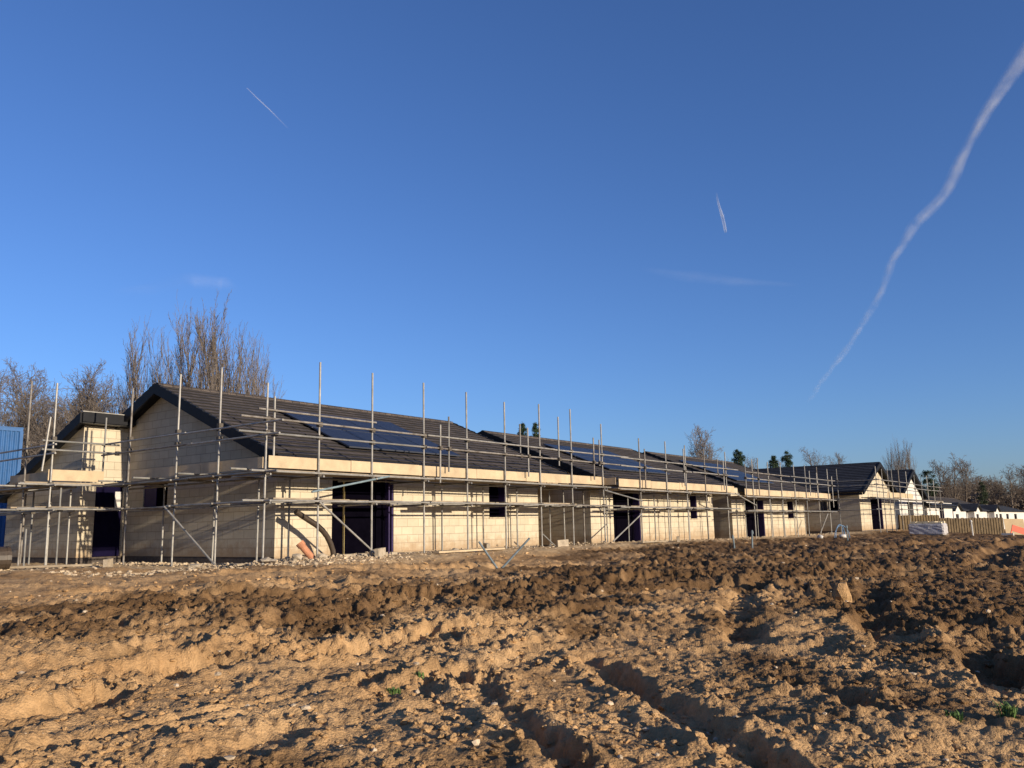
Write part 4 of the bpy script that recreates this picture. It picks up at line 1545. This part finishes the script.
# ------------------------------------------------------------------ trees
def grow(seed, h, kind):
    """returns segments (p0,p1,r0,r1,level)"""
    rs = random.Random(seed)
    segs = []
    P = dict(
        poplar=dict(n=(17, 13, 6, 3), ang=(21, 20, 24, 28), trop=(.0, .26, .35, .25), len=(.74, .30, .42, .5), start=.05, jit=.045),
        round=dict(n=(15, 9, 6, 4), ang=(48, 42, 42, 40), trop=(.0, .22, .12, .05), len=(.46, .50, .50, .5), start=.22, jit=.13),
        hedge=dict(n=(22, 12, 7, 4), ang=(34, 36, 38, 40), trop=(.0, .32, .2, .1), len=(.48, .48, .48, .5), start=.06, jit=.12),
        far=dict(n=(13, 8, 5), ang=(44, 40, 40), trop=(.0, .2, .15), len=(.45, .5, .5), start=.2, jit=.13),
    )[kind]

    def branch(p, d, L, r, lev):
        n = (7, 5, 4, 3)[min(lev, 3)]
        nc = P['n'][lev] if lev < len(P['n']) else 0
        nc = max(0, round(nc * (L / (h * .3)) ** .3)) if lev > 0 and nc else nc
        pts = [(p, r)]
        for s in range(n):
            jt = P['jit'] * (1 + .5 * lev)
            d = (d + Vector((rs.gauss(0, jt), rs.gauss(0, jt), rs.gauss(0, jt * .6) + P['trop'][min(lev, len(P['trop']) - 1)] * .4))).normalized()
            p2 = p + d * (L / n)
            r2 = r * (1 - .8 * (s + 1) / n) if lev > 0 else r * (1 - .9 * (s + 1) / n)
            segs.append((p, p2, max(r * (1 - .8 * s / n), .004), max(r2, .003), lev))
            p = p2
            pts.append((p, r2))
        for c in range(nc):
            f = P['start'] + (1 - P['start']) * (c + rs.random()) / nc if lev == 0 else .15 + .85 * (c + rs.random()) / nc
            k = min(int(f * n), n - 1)
            w_ = f * n - k
            q = pts[k][0].lerp(pts[k + 1][0], w_)
            dd = (pts[k + 1][0] - pts[k][0]).normalized()
            az = c * 2.4 + rs.uniform(-.6, .6)
            s_ = dd.cross(Vector((1, .2, .1))).normalized()
            t_ = dd.cross(s_)
            an = R(P['ang'][min(lev, len(P['ang']) - 1)] * rs.uniform(.6, 1.25))
            nd = dd * math.cos(an) + (s_ * math.cos(az) + t_ * math.sin(az)) * math.sin(an)
            ln = (h * P['len'][0] * (1.05 - .75 * f) if lev == 0 else L * P['len'][min(lev, 3) if lev < len(P['len']) else -1]) * rs.uniform(.65, 1.2)
            rr = max((r * .38 * (1.1 - .7 * f)) if lev == 0 else pts[0][1] * .45, .006)
            if lev + 1 <= len(P['n']):
                branch(q, nd, ln, rr, lev + 1)
    branch(Vector((0, 0, -.3)), Vector((rs.gauss(0, .03), rs.gauss(0, .03), 1)).normalized(), h, h * .016 + .04, 0)
    return segs


def segs_mesh(segs, n=4, rmin=0.):
    P0 = np.array([s[0][:] for s in segs])
    P1 = np.array([s[1][:] for s in segs])
    r0 = np.maximum(np.array([s[2] for s in segs]), rmin)
    r1 = np.maximum(np.array([s[3] for s in segs]), rmin)
    D = P1 - P0
    D /= np.linalg.norm(D, axis=1, keepdims=True) + 1e-9
    ref = np.where(np.abs(D[:, 2:3]) < .9, np.array([[0, 0, 1.]]), np.array([[1., 0, 0]]))
    s = np.cross(D, ref)
    s /= np.linalg.norm(s, axis=1, keepdims=True)
    t = np.cross(D, s)
    a = np.arange(n) * 2 * np.pi / n
    ring = s[:, None] * np.cos(a)[None, :, None] + t[:, None] * np.sin(a)[None, :, None]
    A_ = P0[:, None] + ring * r0[:, None, None]
    B_ = P1[:, None] + ring * r1[:, None, None]
    V_ = np.concatenate([A_, B_], 1)
    m_ = len(segs)
    j_ = np.arange(n)
    q = np.stack([j_, (j_ + 1) % n, n + (j_ + 1) % n, n + j_], 1)
    F_ = q[None] + (np.arange(m_) * 2 * n)[:, None, None]
    return V_.reshape(-1, 3), F_.reshape(-1, 4)


def tree_parts(segs, bark, twig, rmin):
    a = [s for s in segs if s[4] <= 1]
    b = [s for s in segs if s[4] >= 2]
    v, f = segs_mesh(a, 6, .012)
    tr = mesh_np('trunk', v, f, bark)
    v, f = segs_mesh(b, 3, rmin)
    cr = mesh_np('crown', v, f, twig)
    return tr, cr


PROTO = {}


def plant(kind, seed, x, y, h, label, name, group, bark='bark', twig='twig', rmin=.009, width=1., zb=-.3, cat='tree'):
    t = thing(name, (x, y, zb), label, cat, group)
    key = (kind, seed, bark, twig)
    if key not in PROTO:
        tr, cr = tree_parts(grow(seed, 10., kind), M[bark], M[twig], rmin)
        PROTO[key] = (tr, cr)
        first = True
    else:
        tr, cr = (o.copy() for o in PROTO[key])
        COL.objects.link(tr)
        COL.objects.link(cr)
    for o in (tr, cr):
        o.parent = t
        o.location = (0, 0, 0)
    t.scale = (h / 10. * width, h / 10. * width, h / 10.)
    t.rotation_euler = (0, 0, random.uniform(0, 6.28))
    return t


def at_px(rf, f):
    """ground point at depth f with lateral ratio rf (world metres)"""
    r_ = rf * f
    return (f * .7997 + r_ * .6004, f * .6004 - r_ * .7997)


GP = 'bare poplars behind the nearest bungalow'
for rf, f, h, sd, wd, lb in ((-.353, 62, 14.9, 1, .70, 'tallest bare poplar rising behind the ridge of the nearest bungalow'),
                         (-.339, 66, 15.2, 4, .70, 'bare poplar just right of the tallest one behind the nearest roof'),
                         (-.378, 64, 15.0, 3, .62, 'bare poplar just left of the tallest one behind the nearest roof'),
                         (-.322, 66, 13.3, 2, .66, 'middle sized bare poplar between the tall clump and its low right end'),
                         (-.303, 68, 12.6, 1, .66, 'shortest bare poplar at the right end of the clump behind the nearest roof'),
                         (-.443, 63, 13.6, 2, .66, 'bare poplar standing alone above the nearest gable peak'),
                         (-.424, 66, 12.8, 4, .42, 'slim bare poplar just right of the gable peak of the nearest bungalow'),
                         (-.462, 66, 11.6, 3, .6, 'smaller bare poplar behind the lean-to, left of the gable peak')):
    x, y = at_px(rf, f)
    plant('poplar', sd, x, y, h, lb, 'poplar_tree', GP, rmin=.008, width=wd)
GH = 'bare hedgerow trees at the left'
for rf, f, h, sd, k, wd, lb in ((-.607, 60, 15.6, 5, 'hedge', .75, 'tall bare tree at the left edge above the blue cabins'),
                            (-.585, 62, 13.0, 6, 'hedge', .9, 'bushy bare tree at left, between the edge tree and the first tall pole'),
                            (-.565, 70, 11.4, 5, 'hedge', 1.0, 'bare tree standing behind the first two scaffold poles at left'),
                            (-.545, 58, 10.2, 8, 'hedge', .9, 'low bare tree behind the scaffold poles left of the lean-to'),
                            (-.515, 60, 11.4, 7, 'round', .85, 'spreading bare tree just above the lean-to roof'),
                            (-.500, 66, 12.0, 8, 'hedge', 1.0, 'dense bare tree above the middle of the lean-to roof'),
                            (-.483, 61, 12.2, 6, 'hedge', .9, 'bare tree above the right end of the lean-to roof'),
                            (-.468, 72, 12.0, 5, 'hedge', .9, 'bare tree between the lean-to and the lone poplar'),
                            (-.630, 70, 14.6, 8, 'hedge', 1.0, 'bushy bare tree cut by the left edge of the picture'),
                            (-.600, 82, 15.0, 9, 'hedge', 1.3, 'broad bare tree set back behind the blue cabins'),
                            (-.525, 84, 14.2, 8, 'hedge', 1.3, 'broad bare tree set back above the left slope of the lean-to'),
                            (-.494, 86, 15.0, 9, 'hedge', 1.3, 'broad bare tree set back above the lean-to fascia'),
                            (-.64, 64, 11.5, 7, 'round', .9, 'spreading bare tree at the far left edge')):
    x, y = at_px(rf, f)
    plant(k, sd, x, y, h, lb, 'bare_tree', GH, rmin=.008, width=wd)
# right of centre
x, y = at_px(.235, 125)
plant('hedge', 8, x, y, 14.6, 'pale bare birch rising alone behind the second and third roofs', 'birch_tree', None, 'birch', 'birch', .012, .8)
GR_ = 'bare trees beyond the far roofs'
for rf, f, h, lb, sd, k, wd in ((.288, 150, 12.0, 'low bare tree between the two dark pines', 5, 'hedge', .9), (.352, 150, 13.2, 'rounded bare tree above the dark shaded roof', 7, 'round', .9),
                     (.376, 155, 12.2, 'fainter bare tree right of the rounded one above the shaded roof', 6, 'hedge', .8), (.225, 160, 11.5, 'low bare tree left of the pale birch', 6, 'hedge', .8),
                     (.458, 130, 10.8, 'tallest bare tree rising behind the two gable fronted bungalows', 2, 'poplar', .6), (.446, 132, 10.4, 'slim bare tree left of the tallest one behind the gables', 3, 'poplar', .5),
                     (.470, 134, 10.0, 'slim bare tree right of the tallest one behind the gables', 1, 'poplar', .5),
                     (.145, 170, 12.2, 'small bare tree top showing above the second roof', 6, 'hedge', .8), (.300, 165, 12.2, 'thin bare tree behind the dark pines', 8, 'hedge', .9)):
    x, y = at_px(rf, f)
    plant(k, sd, x, y, h, lb, 'bare_tree', GR_, 'bark', 'twig', .013, wd)


def leafy(name, x, y, h, w_, label, mat, group, seed, kind='pine'):
    rs = np.random.RandomState(seed)
    t = thing(name, (x, y, -.3), label, 'tree', group)
    m = MB()
    m.tube([(x, y, -.5), (x + .1, y, h * .5), (x, y, h * .98)], h * .018, 7, h * .003)
    tris = []

    def spray(p0, p1, n, sp):
        u = rs.rand(n, 1) ** .7
        p = p0 + (p1 - p0) * u + rs.randn(n, 3) * sp * (1.15 - u * .6)
        d1 = rs.randn(n, 3) * .085
        d2 = rs.randn(n, 3) * .05
        tris.append(np.stack([p - d1, p + d1, p + d2], 1).reshape(-1, 3))
    nw = 22 if kind == 'pine' else 12
    for k in range(nw):
        f = k / (nw - 1)
        z = h * (.30 + .66 * f) + rs.uniform(-.15, .15)
        for q in range(rs.randint(3, 6)):
            a = rs.rand() * 6.283
            prof = (1 - f) ** .75 + .10 if kind == 'pine' else math.sqrt(max(.08, 1 - (1.6 * f - .7) ** 2))
            l = w_ * prof * rs.uniform(.45, 1.1)
            up = rs.uniform(-.05, .35) * l
            p0 = np.array([x, y, z])
            p1 = np.array([x + math.cos(a) * l, y + math.sin(a) * l, z + up])
            m.tube([tuple(p0), tuple(p1)], .035, 4, .01)
            spray(p0 + (p1 - p0) * .25, p1, int(70 + 60 * l), .14 + .08 * l)
    m.build('trunk', M['bark'], t)
    Vv = np.vstack(tris) - np.array([[x, y, -.3]])
    o = mesh_np('crown', Vv, np.arange(len(Vv)).reshape(-1, 3), M[mat], smooth=False)
    o.parent = t
    return t


GN = 'dark pines beyond the roofs'
for rf, f, h, w_, lb, sd in ((.012, 105, 13.9, 1.7, 'dark pine top just above the second roof, the one further left', 1), (.027, 108, 14.3, 1.8, 'dark pine top just above the second roof, the one further right', 2),
                         (.267, 130, 12.0, 3.0, 'dark pine just right of the pale bare birch', 3), (.309, 140, 11.8, 2.4, 'smaller dark pine above the shaded roof', 4), (.325, 142, 12.6, 3.0, 'taller dark pine above the shaded roof', 5)):
    x, y = at_px(rf, f)
    leafy('pine_tree', x, y, h, w_, lb, 'needle', GN, sd)
x, y = at_px(.490, 140)
leafy('ivy_tree', x, y, 8.4, 1.6, 'dark green ivy covered tree right of the white gable', 'ivy', None, 8, 'round')
x, y = at_px(.552, 190)
leafy('ivy_tree', x, y, 8.6, 1.1, 'small dark evergreen in the brown wood above the far bungalows', 'ivy', None, 9, 'round')
GW = 'bare trees in front of the far wood'
for rf, f, h, sd, wd, lb in ((.503, 165, 11.6, 11, .9, 'tall bare tree at the left end of the far wood'), (.517, 170, 13.1, 12, .9, 'tallest bare tree of the far wood, rounded crown'),
                         (.533, 172, 12.0, 11, .9, 'bare tree just right of the tallest in the far wood'), (.585, 195, 12.4, 12, 1.1, 'broad bare tree near the right edge of the far wood'),
                         (.606, 200, 12.6, 11, 1.1, 'broad bare tree at the right edge of the picture')):
    x, y = at_px(rf, f)
    plant('round', 7 if sd == 11 else 21, x, y, h, lb, 'bare_tree', GW, 'twigbrown', 'twigbrown', .014, wd)

# the far wood reads as one mass
tv, tf = segs_mesh(grow(61, 10., 'far'), 3, .026)
tv2, tf2 = segs_mesh(grow(62, 10., 'far'), 3, .024)
rs = np.random.RandomState(5)
VV, FF = [], []
nv = 0
for k in range(330):
    rf = .485 + .62 * rs.rand() ** 1.15
    f = 205 + 60 * rs.rand()
    x, y = at_px(rf, f)
    h = (8.6 + 2.2 * rs.rand()) * (f / 215) * (1 + .10 * math.sin(rf * 60))
    v_, f_ = (tv, tf) if k % 3 else (tv2, tf2)
    a = rs.rand() * 6.28
    c, s = math.cos(a), math.sin(a)
    w_ = h / 10 * rs.uniform(.9, 1.4)
    q = np.stack([(v_[:, 0] * c - v_[:, 1] * s) * w_ + x, (v_[:, 0] * s + v_[:, 1] * c) * w_ + y, v_[:, 2] * h / 10 - 1.2], 1)
    VV.append(q)
    FF.append(f_ + nv)
    nv += len(q)
wd_ = mesh_np('woodland', np.vstack(VV), np.vstack(FF), M['twigbrown'])
tag(wd_, 'brown leafless wood behind the far bungalows', 'wood', kind='stuff')
# undergrowth of the wood
VV, FF = [], []
n_ = 110000
rf = .47 + .66 * rs.rand(n_)
f = 200 + 75 * rs.rand(n_)
x = f * .7997 + rf * f * .6004
y = f * .6004 - rf * f * .7997
z = -1 + 7.0 * rs.rand(n_) ** .85 * (1 + .5 * gnoise(rf * 60, f * .05))
p = np.stack([x, y, z], 1)
tri = np.stack([p + rs.randn(n_, 3) * .30, p + rs.randn(n_, 3) * .30, p + rs.randn(n_, 3) * .36], 1).reshape(-1, 3)
ug = mesh_np('undergrowth', tri, np.arange(n_ * 3).reshape(-1, 3), M['twigbrown'], smooth=False)
tag(ug, 'dense brown scrub at the foot of the far wood', 'scrub', kind='stuff')

# ------------------------------------------------------------------ contrails, at real height
def trail_mat(name, alpha, scale, power=1.7):
    m, nt, N, L, b = new_mat(name)
    N.remove(b)
    out = N['Material Output']
    tr = N.new('ShaderNodeBsdfTransparent')
    df = N.new('ShaderNodeBsdfDiffuse')
    df.inputs['Color'].default_value = (.95, .95, .95, 1)
    tl = N.new('ShaderNodeBsdfTranslucent')
    tl.inputs['Color'].default_value = (.95, .95, .95, 1)
    mxs = N.new('ShaderNodeMixShader')
    mxs.inputs[0].default_value = .4
    L.new(df.outputs[0], mxs.inputs[1])
    L.new(tl.outputs[0], mxs.inputs[2])
    lw = N.new('ShaderNodeLayerWeight')
    lw.inputs['Blend'].default_value = .5
    inv = N.new('ShaderNodeMath')
    inv.operation = 'SUBTRACT'
    inv.inputs[0].default_value = 1
    L.new(lw.outputs['Facing'], inv.inputs[1])
    pw = N.new('ShaderNodeMath')
    pw.operation = 'POWER'
    pw.inputs[1].default_value = power
    L.new(inv.outputs[0], pw.inputs[0])
    tc = N.new('ShaderNodeTexCoord')
    n = N.new('ShaderNodeTexNoise')
    n.inputs['Scale'].default_value = scale
    n.inputs['Detail'].default_value = 6
    L.new(tc.outputs['Object'], n.inputs['Vector'])
    mr = N.new('ShaderNodeMapRange')
    mr.inputs['From Min'].default_value = .28
    mr.inputs['From Max'].default_value = .74
    L.new(n.outputs['Fac'], mr.inputs['Value'])
    at = N.new('ShaderNodeAttribute')
    at.attribute_name = 'dens'
    m1 = N.new('ShaderNodeMath')
    m1.operation = 'MULTIPLY'
    L.new(pw.outputs[0], m1.inputs[0])
    L.new(mr.outputs[0], m1.inputs[1])
    m2 = N.new('ShaderNodeMath')
    m2.operation = 'MULTIPLY'
    L.new(m1.outputs[0], m2.inputs[0])
    L.new(at.outputs['Fac'], m2.inputs[1])
    m3 = N.new('ShaderNodeMath')
    m3.operation = 'MULTIPLY'
    m3.inputs[1].default_value = alpha
    L.new(m2.outputs[0], m3.inputs[0])
    ms = N.new('ShaderNodeMixShader')
    L.new(m3.outputs[0], ms.inputs[0])
    L.new(tr.outputs[0], ms.inputs[1])
    L.new(mxs.outputs[0], ms.inputs[2])
    L.new(ms.outputs[0], out.inputs['Surface'])
    return m


def contrail(name, label, pts, wid, dens, mat, strands=1, seed=0):
    rs = np.random.RandomState(seed)
    V_, F_, Dn = [], [], []
    nv = 0
    pts = np.array(pts, float)
    # resample
    seg = np.linalg.norm(np.diff(pts, axis=0), axis=1)
    s = np.concatenate([[0], np.cumsum(seg)])
    n = 260
    u = np.linspace(0, s[-1], n)
    C = np.stack([np.interp(u, s, pts[:, k]) for k in range(3)], 1)
    for _ in range(14): C[1:-1] = (C[:-2] + 2 * C[1:-1] + C[2:]) / 4
    W = np.interp(u, s, wid)
    Dd = np.interp(u, s, dens)
    T = np.gradient(C, axis=0)
    T /= np.linalg.norm(T, axis=1, keepdims=True)
    Sd = np.cross(T, [0, 0, 1.])
    Sd /= np.linalg.norm(Sd, axis=1, keepdims=True)
    U = np.cross(Sd, T)
    k = 10
    for st in range(strands):
        ph = rs.rand() * 9
        o1 = (gnoise(u / 5200 + ph, u * 0 + st) * .55 + (st - (strands - 1) / 2) * .55) * W
        o2 = gnoise(u / 4300 + ph + 7, u * 0 + st) * .5 * W
        wv = W * (.7 if strands > 1 else .5) * (1 + .45 * gnoise(u / 2600 + ph, u * 0 + 3))
        cc = C + Sd * o1[:, None] + U * o2[:, None]
        a = np.arange(k) * 2 * np.pi / k
        ring = cc[:, None] + (Sd[:, None] * np.cos(a)[None, :, None] + U[:, None] * np.sin(a)[None, :, None]) * wv[:, None, None]
        V_.append(ring.reshape(-1, 3))
        i_ = np.arange(n - 1)[:, None] * k
        j_ = np.arange(k)[None]
        F_.append(np.stack([i_ + j_, i_ + (j_ + 1) % k, i_ + k + (j_ + 1) % k, i_ + k + j_], -1).reshape(-1, 4) + nv)
        Dn.append(np.repeat(Dd, k))
        nv += n * k
    o = mesh_np(name, np.vstack(V_), np.vstack(F_), mat, True, {'dens': np.concatenate(Dn)})
    tag(o, label, 'contrail' if name == 'contrail' else 'cloud', 'vapour trails' if name == 'contrail' else 'thin clouds')


TM = trail_mat('vapour_trail', .62, .0011)
TS = trail_mat('thin_vapour_trail', .55, .0005, 1.0)
contrail('contrail', 'long wavy white vapour trail slanting down the right side of the sky', [(64682, 20201, 9000), (59063, 17829, 9000), (51690, 14675, 9000), (46100, 12169, 9000), (40571, 9893, 9000), (36864, 8432, 9000), (34203, 7395, 9000), (31101, 6384, 9000), (29150, 5561, 9000), (27235, 4826, 9000), (26151, 4087, 9000), (25060, 3551, 9000), (23604, 3034, 9000), (22381, 2588, 9000), (20472, 1911, 9000), (19492, 1478, 9000), (18583, 1069, 9000), (16497, 34, 9000)], [148, 185, 172, 172, 168, 161, 141, 143, 148, 151, 144, 149, 151, 130, 133, 141, 144, 142], [.5, 1.2, 1.3, 1.2, 1.1, 1.1, 1.05, 1, 1, .95, .9, .9, .9, .9, .85, .85, .85, .8], TM, 3, 1)
contrail('contrail', 'thin short faint vapour trail high at the upper left of the sky', [(9584, 13854, 9000), (9962, 14036, 9000), (10453, 14250, 9000), (11224, 14621, 9000)], [20, 23, 25, 34], [.6, 1, .9, .1], TS, 1, 2)
contrail('contrail', 'short bright streak of vapour trail right of the middle of the sky', [(21100, 8632, 9000), (21823, 8902, 9000), (22932, 9289, 9000), (24245, 9738, 9000)], [43, 79, 117, 93], [.6, 1.6, 2.4, 2.4], TS, 1, 3)

TC = trail_mat('thin_cloud', .028, .0004)
contrail('cloud_wisp', 'faint wisp of cloud above the poplars at the left', [(15356, 30332, 9000), (16033, 28737, 9000), (16480, 26847, 9000), (17439, 26125, 9000), (18418, 26606, 9000)], [167, 284, 390, 388, 159], [0, 1, 1, 1, 0], TC, 2, 5)
contrail('cloud_wisp', 'faint wisp of cloud low in the middle of the sky', [(25831, 13591, 9000), (28038, 12704, 9000), (29652, 11622, 9000), (31992, 9944, 9000)], [145, 267, 275, 123], [0, 1, 1, 0], TC, 2, 5)

# ------------------------------------------------------------------ camera, light
cam = bpy.data.cameras.new('camera')
co = bpy.data.objects.new('camera', cam)
COL.objects.link(co)
S.camera = co
cam.sensor_width = 36
cam.lens = 840 / 1024 * 36
cam.clip_start = .1
cam.clip_end = 200000
co.matrix_world = Matrix(((0.602981, -0.122056, -0.788363, 0.000000), (-0.797512, -0.116647, -0.591919, 0.000000), (-0.019713, 0.985645, -0.167677, 0.760000), (0, 0, 0, 1)))

EL, AZ = R(11.5), R(3.2)
ld = Vector((math.sin(AZ) * math.cos(EL), math.cos(AZ) * math.cos(EL), -math.sin(EL)))
sun = bpy.data.lights.new('sun', 'SUN')
sun.energy = 4.6
sun.angle = R(.53)
sun.color = (1, .86, .66)
so = bpy.data.objects.new('sun', sun)
COL.objects.link(so)
so.rotation_euler = ld.to_track_quat('-Z', 'Y').to_euler()
W = bpy.data.worlds.new('World')
S.world = W
W.use_nodes = True
nt = W.node_tree
bg = nt.nodes['Background']
sky = nt.nodes.new('ShaderNodeTexSky')
sky.sky_type = 'NISHITA'
sky.sun_disc = False
sky.sun_elevation = EL
sky.sun_rotation = math.pi + AZ
sky.altitude = 300
sky.air_density = 1.0
sky.dust_density = .8
sky.ozone_density = 4.9
wb = nt.nodes.new('ShaderNodeMix')          # constant colour balance
wb.data_type = 'RGBA'
wb.blend_type = 'MULTIPLY'
wb.inputs['Factor'].default_value = 1
wb.inputs['B'].default_value = (.94, .925, 1.12, 1)
nt.links.new(sky.outputs[0], wb.inputs['A'])
nt.links.new(wb.outputs['Result'], bg.inputs[0])
bg.inputs[1].default_value = .095

S.view_settings.view_transform = 'Standard'
S.view_settings.look = 'None'
S.view_settings.gamma = 1
S.view_settings.exposure = .72
S.cycles.use_denoising = True
S.cycles.max_bounces = 6
S.cycles.transparent_max_bounces = 24
